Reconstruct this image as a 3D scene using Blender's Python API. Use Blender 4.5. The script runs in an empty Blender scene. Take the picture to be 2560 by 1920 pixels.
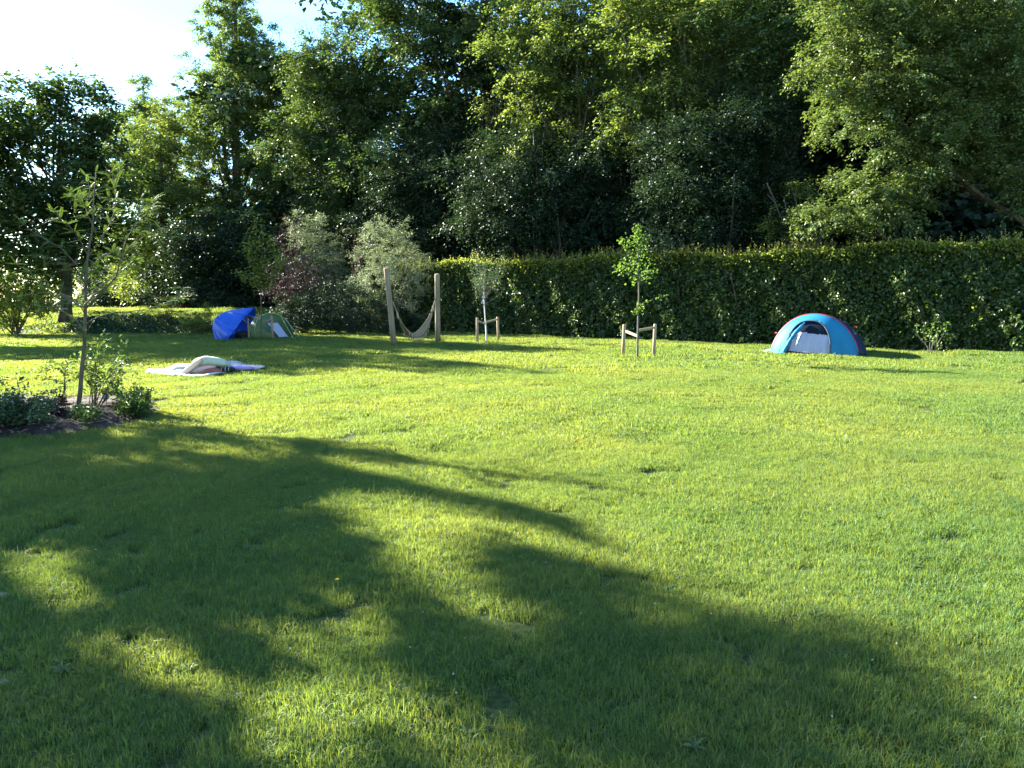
import bpy, math, random
import numpy as np
from mathutils import Vector, Matrix
R = math.radians
rng = np.random.default_rng(7)
random.seed(7)
scene = bpy.context.scene
COL = scene.collection

# ------------------------------------------------------------------ camera
F, CX, CY, H = 1923.0, 1280.0, 960.0, 1.6       # in pixels of the 2560 x 1920 photograph
PITCH = math.atan(220.0 / F)
cam_d = bpy.data.cameras.new('camera'); cam = bpy.data.objects.new('camera', cam_d); COL.objects.link(cam)
cam.location = (0, 0, H); cam.rotation_euler = (math.pi/2 - PITCH, 0, 0)
cam_d.sensor_fit = 'HORIZONTAL'; cam_d.sensor_width = 36; cam_d.lens = 36 * F / 2560
cam_d.clip_start = 0.05; cam_d.clip_end = 2000
scene.camera = cam

# ------------------------------------------------------------------ light
SUN_AZ, SUN_EL = R(58.5), R(25.0)               # degrees to the left of straight ahead
SD = Vector((-math.sin(SUN_AZ)*math.cos(SUN_EL), math.cos(SUN_AZ)*math.cos(SUN_EL), math.sin(SUN_EL)))
sun_d = bpy.data.lights.new('sun', 'SUN'); sun_d.energy = 5.0; sun_d.angle = R(0.55); sun_d.color = (1.0, 0.94, 0.80)
sun = bpy.data.objects.new('sun', sun_d); COL.objects.link(sun)
sun.rotation_euler = (-SD).to_track_quat('-Z', 'Y').to_euler()
world = bpy.data.worlds.new('World'); scene.world = world; world.use_nodes = True
wn = world.node_tree.nodes; wl = world.node_tree.links; wn.clear()
sky = wn.new('ShaderNodeTexSky'); sky.sky_type = 'NISHITA'; sky.sun_disc = False
sky.sun_elevation = SUN_EL; sky.sun_rotation = -SUN_AZ
sky.air_density = 1.0; sky.dust_density = 0.1; sky.ozone_density = 2.0
wtc = wn.new('ShaderNodeTexCoord'); wmp = wn.new('ShaderNodeMapping')
wmp.inputs['Scale'].default_value = (1.0, 1.6, 7.0); wmp.inputs['Rotation'].default_value = (R(8), R(16), R(20))
wno = wn.new('ShaderNodeTexNoise'); wno.inputs['Scale'].default_value = 1.7; wno.inputs['Detail'].default_value = 7
wno.inputs['Roughness'].default_value = 0.52; wno.inputs['Distortion'].default_value = 0.35
wcr = wn.new('ShaderNodeValToRGB'); wcr.color_ramp.elements[0].position = 0.43; wcr.color_ramp.elements[1].position = 0.76
wcr.color_ramp.elements[1].color = (0.75, 0.75, 0.75, 1)
wmx = wn.new('ShaderNodeMixRGB'); wmx.inputs['Color2'].default_value = (2.2, 2.3, 2.45, 1)
wbg = wn.new('ShaderNodeBackground'); wbg.inputs['Strength'].default_value = 0.070
wo = wn.new('ShaderNodeOutputWorld')
wl.new(wtc.outputs['Generated'], wmp.inputs['Vector']); wl.new(wmp.outputs[0], wno.inputs['Vector'])
wl.new(wno.outputs['Fac'], wcr.inputs[0]); wl.new(wcr.outputs[0], wmx.inputs['Fac'])
whs = wn.new('ShaderNodeHueSaturation'); whs.inputs['Saturation'].default_value = 1.26; wl.new(sky.outputs[0], whs.inputs['Color'])
wl.new(whs.outputs[0], wmx.inputs['Color1']); wl.new(wmx.outputs[0], wbg.inputs['Color']); wl.new(wbg.outputs[0], wo.inputs[0])
scene.view_settings.view_transform = 'Standard'; scene.view_settings.look = 'None'
scene.view_settings.exposure = 3.1; scene.view_settings.gamma = 1.0; scene.view_settings.use_curve_mapping = False
scene.render.engine = 'CYCLES'
scene.cycles.max_bounces = 6; scene.cycles.diffuse_bounces = 3; scene.cycles.transmission_bounces = 4
scene.cycles.transparent_max_bounces = 4; scene.cycles.glossy_bounces = 2

# ------------------------------------------------------------------ pixels <-> world
_f = np.array([0, math.cos(PITCH), -math.sin(PITCH)]); _u = np.array([0, math.sin(PITCH), math.cos(PITCH)]); _r = np.array([1.0, 0, 0])
def ray(u, v): return _f + _r*(u-CX)/F + _u*(CY-v)/F
def P(u, v, D):
    d = ray(u, v); return np.array([0, 0, H]) + d*(D/d[1])
def G(u, v, z=0.0):
    d = ray(u, v); t = (z-H)/d[2]; return np.array([0, 0, H]) + d*t
def project(p):
    q = p - np.array([0, 0, H]); zc = q@_f
    return CX + F*(q@_r)/zc, CY - F*(q@_u)/zc
def smooth(x): x = np.clip(x, 0, 1); return x*x*(3-2*x)
def height(x, y):
    x = np.asarray(x, float); y = np.asarray(y, float)
    z = 0.02*np.sin(x*0.9+1.3)*np.sin(y*0.7) + 0.012*np.sin(x*2.1+y*1.7) + 0.008*np.sin(x*4.3-y*3.1)
    e = np.sqrt(((x+16.5)/8.0)**2 + ((y-38.5)/6.5)**2)
    z = z + 0.92*smooth((1.12-e)/0.62)
    e2 = np.sqrt(((x+30)/9.5)**2 + ((y-42)/9.5)**2)
    z = z + 0.55*smooth((1.1-e2)/0.7)
    return z
def hz(x, y): return float(height(x, y))

# ------------------------------------------------------------------ materials
def node_mat(name):
    m = bpy.data.materials.new(name); m.use_nodes = True
    n = m.node_tree.nodes; n.clear(); out = n.new('ShaderNodeOutputMaterial'); return m, n, m.node_tree.links, out
def leaf_mat(name, c0, c1, tr, transl=0.45, rough=0.5, spec=0.2, attr='rnd', patch=None):
    """thin leaf: a slightly glossy front mixed with light that shines through"""
    m, n, l, out = node_mat(name)
    at = n.new('ShaderNodeAttribute'); at.attribute_name = attr
    cr = n.new('ShaderNodeValToRGB'); cr.color_ramp.elements[0].color = (*c0, 1); cr.color_ramp.elements[1].color = (*c1, 1)
    l.new(at.outputs['Fac'], cr.inputs[0]); src = cr.outputs[0]
    tint = n.new('ShaderNodeMixRGB'); tint.blend_type = 'MULTIPLY'; tint.inputs['Fac'].default_value = 1.0
    tint.inputs['Color2'].default_value = (*tr, 1)
    if patch:
        geo = n.new('ShaderNodeNewGeometry'); acc = src
        for sc_, col, lo, hi, amt in patch:
            no = n.new('ShaderNodeTexNoise'); no.inputs['Scale'].default_value = sc_; no.inputs['Detail'].default_value = 4
            l.new(geo.outputs['Position'], no.inputs['Vector'])
            r2 = n.new('ShaderNodeMapRange'); r2.inputs[1].default_value = lo; r2.inputs[2].default_value = hi; r2.inputs[4].default_value = amt
            l.new(no.outputs['Fac'], r2.inputs[0])
            mx = n.new('ShaderNodeMixRGB'); mx.inputs['Color2'].default_value = (*col, 1)
            l.new(r2.outputs[0], mx.inputs['Fac']); l.new(acc, mx.inputs['Color1']); acc = mx.outputs[0]
        src = acc
    l.new(src, tint.inputs['Color1'])
    pb = n.new('ShaderNodeBsdfPrincipled'); pb.inputs['Roughness'].default_value = rough
    pb.inputs['Specular IOR Level'].default_value = spec; l.new(src, pb.inputs['Base Color'])
    tb = n.new('ShaderNodeBsdfTranslucent'); l.new(tint.outputs[0], tb.inputs['Color'])
    ms = n.new('ShaderNodeMixShader'); ms.inputs[0].default_value = transl
    l.new(pb.outputs[0], ms.inputs[1]); l.new(tb.outputs[0], ms.inputs[2]); l.new(ms.outputs[0], out.inputs[0])
    return m
def rough_mat(name, c0, c1, scale=8.0, rough=0.85, bump=0.3, stretch=(1, 1, 1), spec=0.3, detail=6, coords='Object', transl=0.0, trc=None, metallic=0):
    m, n, l, out = node_mat(name)
    tc = n.new('ShaderNodeTexCoord'); mp = n.new('ShaderNodeMapping'); mp.inputs['Scale'].default_value = stretch
    no = n.new('ShaderNodeTexNoise'); no.inputs['Scale'].default_value = scale; no.inputs['Detail'].default_value = detail
    l.new(tc.outputs[coords], mp.inputs[0]); l.new(mp.outputs[0], no.inputs['Vector'])
    cr = n.new('ShaderNodeValToRGB'); cr.color_ramp.elements[0].position = 0.3; cr.color_ramp.elements[1].position = 0.7
    cr.color_ramp.elements[0].color = (*c0, 1); cr.color_ramp.elements[1].color = (*c1, 1); l.new(no.outputs['Fac'], cr.inputs[0])
    pb = n.new('ShaderNodeBsdfPrincipled'); pb.inputs['Roughness'].default_value = rough; pb.inputs['Specular IOR Level'].default_value = spec
    pb.inputs['Metallic'].default_value = metallic
    l.new(cr.outputs[0], pb.inputs['Base Color'])
    bu = n.new('ShaderNodeBump'); bu.inputs['Strength'].default_value = bump; bu.inputs['Distance'].default_value = 0.01
    l.new(no.outputs['Fac'], bu.inputs['Height']); l.new(bu.outputs[0], pb.inputs['Normal'])
    if transl:
        tb = n.new('ShaderNodeBsdfTranslucent'); tb.inputs['Color'].default_value = (*(trc or c1), 1)
        ms = n.new('ShaderNodeMixShader'); ms.inputs[0].default_value = transl
        l.new(pb.outputs[0], ms.inputs[1]); l.new(tb.outputs[0], ms.inputs[2]); l.new(ms.outputs[0], out.inputs[0])
    else: l.new(pb.outputs[0], out.inputs[0])
    return m
def stripe_mat(name, cols, scale, axis='X', rough=0.9, transl=0.25, coords='Object', noise=0.0):
    m, n, l, out = node_mat(name)
    tc = n.new('ShaderNodeTexCoord'); sx = n.new('ShaderNodeSeparateXYZ'); l.new(tc.outputs[coords], sx.inputs[0])
    mu = n.new('ShaderNodeMath'); mu.operation = 'MULTIPLY'; mu.inputs[1].default_value = scale; l.new(sx.outputs[axis], mu.inputs[0])
    fr = n.new('ShaderNodeMath'); fr.operation = 'FRACT'; l.new(mu.outputs[0], fr.inputs[0])
    cr = n.new('ShaderNodeValToRGB'); cr.color_ramp.interpolation = 'CONSTANT'
    for i, (p_, c) in enumerate(cols):
        e = cr.color_ramp.elements[i] if i < 2 else cr.color_ramp.elements.new(p_)
        e.position = p_; e.color = (*c, 1)
    l.new(fr.outputs[0], cr.inputs[0])
    pb = n.new('ShaderNodeBsdfPrincipled'); pb.inputs['Roughness'].default_value = rough; l.new(cr.outputs[0], pb.inputs['Base Color'])
    no = n.new('ShaderNodeTexNoise'); no.inputs['Scale'].default_value = 60; bu = n.new('ShaderNodeBump'); bu.inputs['Strength'].default_value = 0.4; bu.inputs['Distance'].default_value = 0.01
    l.new(tc.outputs['Object'], no.inputs['Vector']); l.new(no.outputs['Fac'], bu.inputs['Height']); l.new(bu.outputs[0], pb.inputs['Normal'])
    tb = n.new('ShaderNodeBsdfTranslucent'); l.new(cr.outputs[0], tb.inputs['Color'])
    ms = n.new('ShaderNodeMixShader'); ms.inputs[0].default_value = transl
    l.new(pb.outputs[0], ms.inputs[1]); l.new(tb.outputs[0], ms.inputs[2]); l.new(ms.outputs[0], out.inputs[0])
    return m

TRY = (1.6, 1.5, 0.55)
M = {}
GP = [(0.35, (0.140, 0.205, 0.060), 0.40, 0.66, 0.65), (1.7, (0.055, 0.120, 0.045), 0.52, 0.72, 0.65), (5.0, (0.17, 0.19, 0.09), 0.60, 0.80, 0.4)]
M['grass'] = leaf_mat('grass_blade', (0.047, 0.120, 0.038), (0.120, 0.208, 0.062), (2.35, 1.62, 0.55), 0.50, 0.5, 0.25, patch=GP)
M['lawn'] = None
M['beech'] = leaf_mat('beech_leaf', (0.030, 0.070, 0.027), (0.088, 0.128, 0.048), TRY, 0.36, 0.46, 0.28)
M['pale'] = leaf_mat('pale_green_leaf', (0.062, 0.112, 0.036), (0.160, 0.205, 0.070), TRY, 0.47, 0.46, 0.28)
M['dark'] = leaf_mat('shade_dark_leaf', (0.013, 0.032, 0.020), (0.032, 0.060, 0.032), TRY, 0.22)  # dark bluish leaf, deepened to carry the shade of the wood
M['oak'] = leaf_mat('oak_leaf', (0.050, 0.095, 0.034), (0.135, 0.180, 0.068), TRY, 0.36, 0.44, 0.35)
M['conifer'] = leaf_mat('feathery_needle', (0.060, 0.112, 0.045), (0.135, 0.190, 0.072), TRY, 0.5)
M['chestnut'] = leaf_mat('chestnut_leaf', (0.024, 0.056, 0.022), (0.060, 0.098, 0.032), TRY, 0.38)
M['silver'] = leaf_mat('silver_leaf', (0.13, 0.17, 0.11), (0.24, 0.28, 0.19), (1.3, 1.35, 0.8), 0.3, 0.5, 0.25)
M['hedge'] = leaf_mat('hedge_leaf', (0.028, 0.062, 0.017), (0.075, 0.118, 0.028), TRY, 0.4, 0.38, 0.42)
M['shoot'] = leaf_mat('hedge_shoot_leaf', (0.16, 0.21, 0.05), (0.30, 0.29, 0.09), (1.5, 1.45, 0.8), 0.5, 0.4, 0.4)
M['ginkgo'] = leaf_mat('ginkgo_leaf', (0.060, 0.130, 0.028), (0.10, 0.17, 0.035), TRY, 0.45)
M['yellow'] = leaf_mat('sunny_yellow_green_leaf', (0.10, 0.155, 0.035), (0.20, 0.24, 0.065), TRY, 0.5)  # yellow-green leaf, also the bright colour of leaves meant to look sunlit
M['purple'] = leaf_mat('purple_leaf', (0.028, 0.020, 0.024), (0.052, 0.036, 0.036), (1.3, 1.1, 1.0), 0.2)
M['red'] = leaf_mat('red_leaf', (0.07, 0.016, 0.014), (0.13, 0.030, 0.022), (1.4, 1.0, 0.8), 0.25)
M['straw'] = leaf_mat('dry_stem', (0.14, 0.10, 0.065), (0.34, 0.27, 0.17), (1, 1, 1), 0.2, 0.8)
M['bluish'] = leaf_mat('bluish_leaf', (0.030, 0.068, 0.036), (0.065, 0.115, 0.058), TRY, .3, .45, .3)
M['bedleaf'] = leaf_mat('bed_shrub_leaf', (0.045, 0.09, 0.03), (0.095, 0.155, 0.05), TRY, .35, .45, .3)
M['bark'] = rough_mat('bark', (0.035, 0.028, 0.020), (0.11, 0.090, 0.065), 9, 0.95, 0.8, (1, 1, 0.25))
M['greybark'] = rough_mat('smooth_grey_bark', (0.075, 0.070, 0.055), (0.15, 0.14, 0.115), 7, 0.9, 0.4, (1, 1, 0.4))
M['brownbark'] = rough_mat('brown_bark', (0.065, 0.05, 0.036), (0.125, 0.10, 0.07), 14, 0.9, 0.4, (1, 1, 0.4))
M['birch'] = rough_mat('white_bark', (0.35, 0.34, 0.31), (0.72, 0.70, 0.66), 22, 0.8, 0.3, (0.4, 0.4, 1.6))
M['redtwig'] = rough_mat('dark_red_twig', (0.07, 0.035, 0.03), (0.14, 0.075, 0.06), 12)
M['wood'] = rough_mat('weathered_post', (0.16, 0.125, 0.08), (0.27, 0.22, 0.15), 16, 0.85, 0.5, (1, 1, 0.10))
M['stake'] = rough_mat('round_stake_wood', (0.22, 0.155, 0.095), (0.36, 0.27, 0.18), 16, 0.85, 0.4, (1, 1, 0.12))
M['soil'] = rough_mat('bed_soil', (0.018, 0.013, 0.011), (0.055, 0.041, 0.034), 14, 0.95, 1.0)

# ------------------------------------------------------------------ object helpers
def tag(o, label=None, cat=None, group=None, kind=None):
    if label: o['label'] = label
    if cat: o['category'] = cat
    if group: o['group'] = group
    if kind: o['kind'] = kind
    return o
def empty(name, loc, label, cat, group=None, rz=0.0):
    o = bpy.data.objects.new(name, None); COL.objects.link(o); o.empty_display_size = 0.2
    o.location = Vector([float(c) for c in loc]); o.rotation_euler = (0, 0, rz)
    return tag(o, label, cat, group)
def obj_from(name, verts, faces, mat, parent=None, origin=None, smooth_=False, attr=None, mats=None, midx=None):
    """verts are world coordinates unless origin is None and parent has its own frame (local=True)"""
    me = bpy.data.meshes.new(name)
    v = np.asarray(verts, dtype=np.float64)
    org = np.zeros(3) if origin is None else np.asarray(origin, float)
    v = v - org
    if isinstance(faces, np.ndarray):
        k = faces.shape[1]; nf = len(faces)
        me.vertices.add(len(v)); me.vertices.foreach_set('co', v.astype(np.float32).ravel())
        me.loops.add(nf*k); me.loops.foreach_set('vertex_index', faces.astype(np.int32).ravel())
        me.polygons.add(nf); me.polygons.foreach_set('loop_start', np.arange(0, nf*k, k, dtype=np.int32))
        me.polygons.foreach_set('loop_total', np.full(nf, k, dtype=np.int32))
        me.update(calc_edges=True)
    else:
        me.from_pydata([tuple(p) for p in v], [], faces); me.update()
    if attr is not None:
        a = me.attributes.new('rnd', 'FLOAT', 'POINT'); a.data.foreach_set('value', np.asarray(attr, dtype=np.float32))
    for mm in (mats or [mat]): me.materials.append(mm)
    if midx is not None: me.polygons.foreach_set('material_index', np.asarray(midx, dtype=np.int32))
    if smooth_: me.polygons.foreach_set('use_smooth', np.ones(len(me.polygons), dtype=bool))
    o = bpy.data.objects.new(name, me); COL.objects.link(o)
    if parent is not None: o.parent = parent
    elif origin is not None: o.location = Vector([float(c) for c in org])
    return o
class Geo:
    """collects tubes / quads; world coordinates"""
    def __init__(s): s.v = []; s.f = []; s.n = 0
    def add(s, v, f):
        v = np.asarray(v, float); s.v.append(v); s.f += [tuple(i+s.n for i in q) for q in f]; s.n += len(v); return s
    def tube(s, pts, rad, k=7, caps=True):
        pts = np.asarray(pts, float); n = len(pts)
        if np.isscalar(rad): rad = [rad]*n
        t = np.gradient(pts, axis=0); t /= (np.linalg.norm(t, axis=1, keepdims=True)+1e-9)
        ref = np.array([0, 0, 1.0]) if abs(t[0][2]) < 0.8 else np.array([1.0, 0, 0])
        vs = []; 
        for i in range(n):
            a = np.cross(t[i], ref); a /= (np.linalg.norm(a)+1e-9); b = np.cross(t[i], a)
            ref = np.cross(a, t[i])
            for j in range(k):
                w = 2*math.pi*j/k; vs.append(pts[i] + rad[i]*(math.cos(w)*a + math.sin(w)*b))
        fs = []
        for i in range(n-1):
            for j in range(k):
                j2 = (j+1) % k; fs.append((i*k+j, i*k+j2, (i+1)*k+j2, (i+1)*k+j))
        if caps: fs.append(tuple(range(k))[::-1]); fs.append(tuple((n-1)*k+j for j in range(k)))
        return s.add(vs, fs)
    def grid(s, pts, nu, nv):
        fs = [(i*nv+j, i*nv+j+1, (i+1)*nv+j+1, (i+1)*nv+j) for i in range(nu-1) for j in range(nv-1)]
        return s.add(pts, fs)
    def box(s, c, ax, ay, az):
        c = np.asarray(c, float); ax, ay, az = (np.asarray(a, float) for a in (ax, ay, az))
        v = [c+i*ax+j*ay+k*az for i in (-1, 1) for j in (-1, 1) for k in (-1, 1)]
        return s.add(v, [(0, 1, 3, 2), (4, 6, 7, 5), (0, 4, 5, 1), (2, 3, 7, 6), (0, 2, 6, 4), (1, 5, 7, 3)])
    def build(s, name, mat, parent=None, origin=None, smooth_=True):
        return obj_from(name, np.concatenate(s.v), s.f, mat, parent, origin, smooth_)
def curve(pts, n=10, wob=0.0):
    """Catmull-Rom through control points"""
    pts = np.asarray(pts, float)
    if len(pts) < 3: 
        t = np.linspace(0, 1, n)[:, None]; out = pts[0]*(1-t)+pts[-1]*t
    else:
        p = np.vstack([2*pts[0]-pts[1], pts, 2*pts[-1]-pts[-2]]); out = []
        per = max(2, n//(len(pts)-1))
        for i in range(1, len(p)-2):
            for q in range(per):
                t = q/per; a, b, c, d = p[i-1], p[i], p[i+1], p[i+2]
                out.append(0.5*((2*b)+(-a+c)*t+(2*a-5*b+4*c-d)*t*t+(-a+3*b-3*c+d)*t**3))
        out.append(pts[-1]); out = np.array(out)
    if wob: out[1:-1] += rng.normal(0, wob, out[1:-1].shape)
    return out
def unit(a): return a/(np.linalg.norm(a, axis=-1, keepdims=True)+1e-9)

# ------------------------------------------------------------------ leaves
def leaves(name, pos, dirs, nrm, length, width, mat, parent=None, origin=None, rnd=None, kind=None, shape='kite'):
    """pos: leaf bases, dirs: pointing direction, nrm: face normal; folded kites or 6-sided leaves"""
    n = len(pos); dirs = unit(dirs); side = unit(np.cross(dirs, nrm)); up = unit(np.cross(side, dirs))
    L = np.broadcast_to(np.asarray(length, float), (n,))[:, None]; W = np.broadcast_to(np.asarray(width, float), (n,))[:, None]
    rnd = rng.random(n) if rnd is None else rnd
    if shape == 'kite':
        fold = W*0.16
        v = np.stack([pos, pos+dirs*L*0.45+side*W*0.5+up*fold, pos+dirs*L-up*L*0.06, pos+dirs*L*0.45-side*W*0.5+up*fold], 1)
        b = np.arange(n)[:, None]*4
        f = np.concatenate([b+np.array([0, 1, 2]), b+np.array([0, 2, 3])])
        k = 4
    else:
        fold = W*0.18
        v = np.stack([pos, pos+dirs*L*0.28+side*W*0.46+up*fold, pos+dirs*L*0.68+side*W*0.40+up*fold, pos+dirs*L-up*L*0.10,
                      pos+dirs*L*0.68-side*W*0.40+up*fold, pos+dirs*L*0.28-side*W*0.46+up*fold], 1)
        b = np.arange(n)[:, None]*6
        f = np.concatenate([b+np.array(q) for q in ([0, 1, 2, 3], [0, 3, 4, 5])])
        k = 6
    o = obj_from(name, v.reshape(-1, 3), f, mat, parent, origin, False, np.repeat(rnd, k))
    if kind: o['kind'] = kind
    return o
def sprays(cent, outd, n_tw, tw_len, n_lf, leaf, droop=0.25, spread=0.9, jitter=0.25, flat=0.6):
    """from clump centres grow twigs, and on the twigs leaves; returns pos, dir, nrm, clump random"""
    C = np.repeat(cent, n_tw, 0); O = np.repeat(outd, n_tw, 0); n = len(C)
    d = O*0.8 + rng.normal(0, spread, (n, 3))*np.array([1, 1, flat]); d[:, 2] += 0.1; d = unit(d)
    cl = np.repeat(rng.random(len(cent)), n_tw)
    TL = tw_len*rng.uniform(0.45, 1.15, n)
    t = np.tile(np.linspace(0.15, 1, n_lf), n)
    D = np.repeat(d, n_lf, 0); TLr = np.repeat(TL, n_lf)
    pos = np.repeat(C, n_lf, 0) + D*(TLr*t)[:, None]
    pos[:, 2] -= droop*TLr*t*t
    side = unit(np.cross(D, np.array([0, 0, 1.0])) + 1e-6)
    s = np.tile(np.where(np.arange(n_lf) % 2 == 0, 1, -1), n)[:, None]
    ld = unit(D*0.55 + side*s*0.8 + rng.normal(0, jitter, pos.shape) + np.array([0, 0, -droop]))
    nr = unit(np.array([0, 0, 1.0]) + rng.normal(0, 0.55, pos.shape) + np.repeat(O, n_lf, 0)*0.25)
    pos = pos + rng.normal(0, leaf*0.35, pos.shape)
    rnd = np.clip(np.repeat(cl, n_lf)*0.5 + rng.random(len(pos))*0.5, 0, 1)
    return pos, ld, nr, rnd
def blob_points(blobs, n, shell=4.0, low=1.0):
    """blobs: (cx,cy,cz,rx,ry,rz) world; points biased to the outside"""
    B = np.array(blobs, float); w = (B[:, 3]*B[:, 4]*B[:, 5])**0.7; w /= w.sum()
    i = rng.choice(len(B), n, p=w); d = unit(rng.normal(0, 1, (n, 3)))
    r = rng.random(n)**(1/shell)
    lump = 1 + 0.16*np.sin(d[:, 0]*5+i*1.7)*np.sin(d[:, 2]*6+i) + 0.10*np.sin(d[:, 1]*9+i*2.3)
    p = B[i, :3] + d*B[i, 3:]*(r*lump)[:, None]
    return p, unit(d/B[i, 3:]*B[i, 3:].mean(1)[:, None])
def lumps(blobs, k=11, size=(.34, .60), flat=.50):
    """break each crown mass into uneven boughs of foliage with gaps between them"""
    out = []
    for b in blobs:
        b = np.array(b, float); m = np.cbrt(b[3]*b[4]*b[5]); kk = max(4, int(k*rng.uniform(.8, 1.2)))
        i = np.arange(kk)+rng.random(); ph = np.arccos(1-2*((i % kk)+.5)/kk); th = i*2.39996+rng.random()*6
        d = np.stack([np.sin(ph)*np.cos(th), np.sin(ph)*np.sin(th), np.cos(ph)], -1)+rng.normal(0, .16, (kk, 3))
        for q in d:
            r = m*rng.uniform(*size); c = b[:3]+q*b[3:]*rng.uniform(.62, .92); out.append((*c, r*rng.uniform(.95, 1.5), r*rng.uniform(.95, 1.45), r*flat*rng.uniform(.8, 1.2)))
    return out
def pxblobs(lst, D):
    """(u, v, ru, rv[, dD[, ry]]) in photo pixels at distance D -> world ellipsoids"""
    out = []
    for b in lst:
        u, v, ru, rv = b[:4]; d = D + (b[4] if len(b) > 4 else 0); c = P(u, v, d)
        rx = ru*d/F; rz = rv*d/F; ry = b[5] if len(b) > 5 else max(rx, 0.6*rz)*0.9
        out.append((*c, rx, ry, rz))
    return out
def limb_tree(g, base, top, r0, blobs, n_limb=14, k=7, lean=0.0, stems=None, end=0.02):
    """trunk from base to top and limbs reaching into the crown"""
    base = np.array(base, float); top = np.array(top, float)
    tr = curve([base, base*0.72+top*0.28+rng.normal(0, 0.05*r0*8, 3)*[1, 1, 0], base*0.4+top*0.6+rng.normal(0, .12*r0*8, 3)*[1, 1, 0], top], 12)
    rr = r0*(1-np.linspace(0, 1, len(tr)))**0.8+end; rr[0] *= 1.25
    g.tube(tr, rr, 9)
    pts, _ = blob_points(blobs, n_limb, 1.2)
    for p in pts:
        hgt = min(max((p[2]-base[2])*rng.uniform(0.35, 0.7), 0.25*(top[2]-base[2])), 0.95*(top[2]-base[2]))
        i = int(np.argmin(np.abs(tr[:, 2]-base[2]-hgt))); a = tr[i]
        mid = a*0.5+p*0.5; mid[2] -= 0.08*np.linalg.norm(p-a); mid += rng.normal(0, 0.12, 3)
        c = curve([a, mid, p], 6); g.tube(c, np.linspace(max(rr[i]*0.5, end*1.2), end*0.8, len(c)), 5, False)
        for q in range(3):
            b0 = c[rng.integers(2, len(c))]; e = b0+unit(p-a+rng.normal(0, 1, 3)*np.linalg.norm(p-a)*0.5)*rng.uniform(0.3, 0.8)
            g.tube(curve([b0, e], 3), [end, end*0.8, end*0.5], 4, False)
def make_tree(name, label, cat, base, blobs, leafmat, barkmat, n_cl, n_tw, n_lf, leaf, lw, tw, r0=0.2, group=None, top=None, n_limb=14,
              droop=0.25, shell=4.0, crown='crown', flat=0.6, lump=11, keep=None, spread=0.9, end=0.02, shape='kite'):
    base = np.array(base, float)
    root = empty(name, base, label, cat, group)
    if top is None:
        B = np.array(blobs); j = int(np.argmax(B[:, 2]+B[:, 5]*0.6)); top = B[j, :3]+[0, 0, B[j, 5]*0.5]
    g = Geo(); limb_tree(g, base-[0, 0, .05], top, r0, blobs, n_limb, end=end)
    g.build('trunk', barkmat, root, base)
    if lump:
        c, o = blob_points(lumps(blobs, lump), int(n_cl*.86), shell); c2, o2 = blob_points(blobs, n_cl-int(n_cl*.86), 2.0)
        up_ = (o[:, 2] < -.25) & (rng.random(len(o)) < .5); c, o = c[~up_], o[~up_]; c = np.vstack([c, c2]); o = np.vstack([o, o2])
    else: c, o = blob_points(blobs, n_cl, shell)
    pos, ld, nr, rnd = sprays(c, o, n_tw, tw, n_lf, leaf, droop, spread=spread, flat=flat)
    m = pos[:, 2] > hz(base[0], base[1]) + 0.1
    if keep is not None: m &= keep(pos)
    pos, ld, nr, rnd = pos[m], ld[m], nr[m], rnd[m]
    leaves(crown, pos, ld, nr, leaf*rng.uniform(.7, 1.2, len(pos)), leaf*lw*rng.uniform(.8, 1.15, len(pos)), leafmat, root, base, rnd, shape=shape)
    return root

# ------------------------------------------------------------------ ground
def ground():
    xs = np.concatenate([np.linspace(-150, -46, 14), np.linspace(-45, 30, 190), np.linspace(31, 150, 16)])
    ys = np.concatenate([np.linspace(-60, -4, 8), np.linspace(-3, 52, 150), np.linspace(54, 260, 18)])
    X, Y = np.meshgrid(xs, ys, indexing='ij'); Z = height(X, Y)
    n1, n2 = X.shape; idx = np.arange(n1*n2).reshape(n1, n2)
    f = np.stack([idx[:-1, :-1], idx[1:, :-1], idx[1:, 1:], idx[:-1, 1:]], -1).reshape(-1, 4)
    m, n, l, out = node_mat('lawn_soil_and_thatch')
    geo = n.new('ShaderNodeNewGeometry'); no = n.new('ShaderNodeTexNoise'); no.inputs['Scale'].default_value = 30; no.inputs['Detail'].default_value = 8
    l.new(geo.outputs['Position'], no.inputs['Vector'])
    cr = n.new('ShaderNodeValToRGB'); cr.color_ramp.elements[0].position = .35; cr.color_ramp.elements[1].position = .68
    cr.color_ramp.elements[0].color = (0.020, 0.032, 0.010, 1); cr.color_ramp.elements[1].color = (0.060, 0.085, 0.022, 1)
    l.new(no.outputs['Fac'], cr.inputs[0])
    pb = n.new('ShaderNodeBsdfPrincipled'); pb.inputs['Roughness'].default_value = 0.95; pb.inputs['Specular IOR Level'].default_value = 0.1
    l.new(cr.outputs[0], pb.inputs['Base Color']); l.new(pb.outputs[0], out.inputs[0])
    o = obj_from('lawn', np.stack([X, Y, Z], -1).reshape(-1, 3), f, m, smooth_=True)
    tag(o, 'wide sunlit mown lawn crossed by long tree shadows', kind='structure')
ground()

# shape of the planting bed, used by the grass too
BED = np.array([G(*p)[:2] for p in [(-520, 1150), (-250, 1140), (0, 1106), (90, 1098), (200, 1084), (320, 1062), (392, 1044), (402, 1024), (385, 1008), (300, 998), (150, 1000), (0, 990), (-250, 985), (-500, 1000)]])
def inpoly(px, py, poly):
    c = np.zeros(len(px), bool); n = len(poly); j = n-1
    for i in range(n):
        xi, yi = poly[i]; xj, yj = poly[j]
        k = ((yi > py) != (yj > py)) & (px < (xj-xi)*(py-yi)/(yj-yi+1e-12)+xi); c ^= k; j = i
    return c

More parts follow.
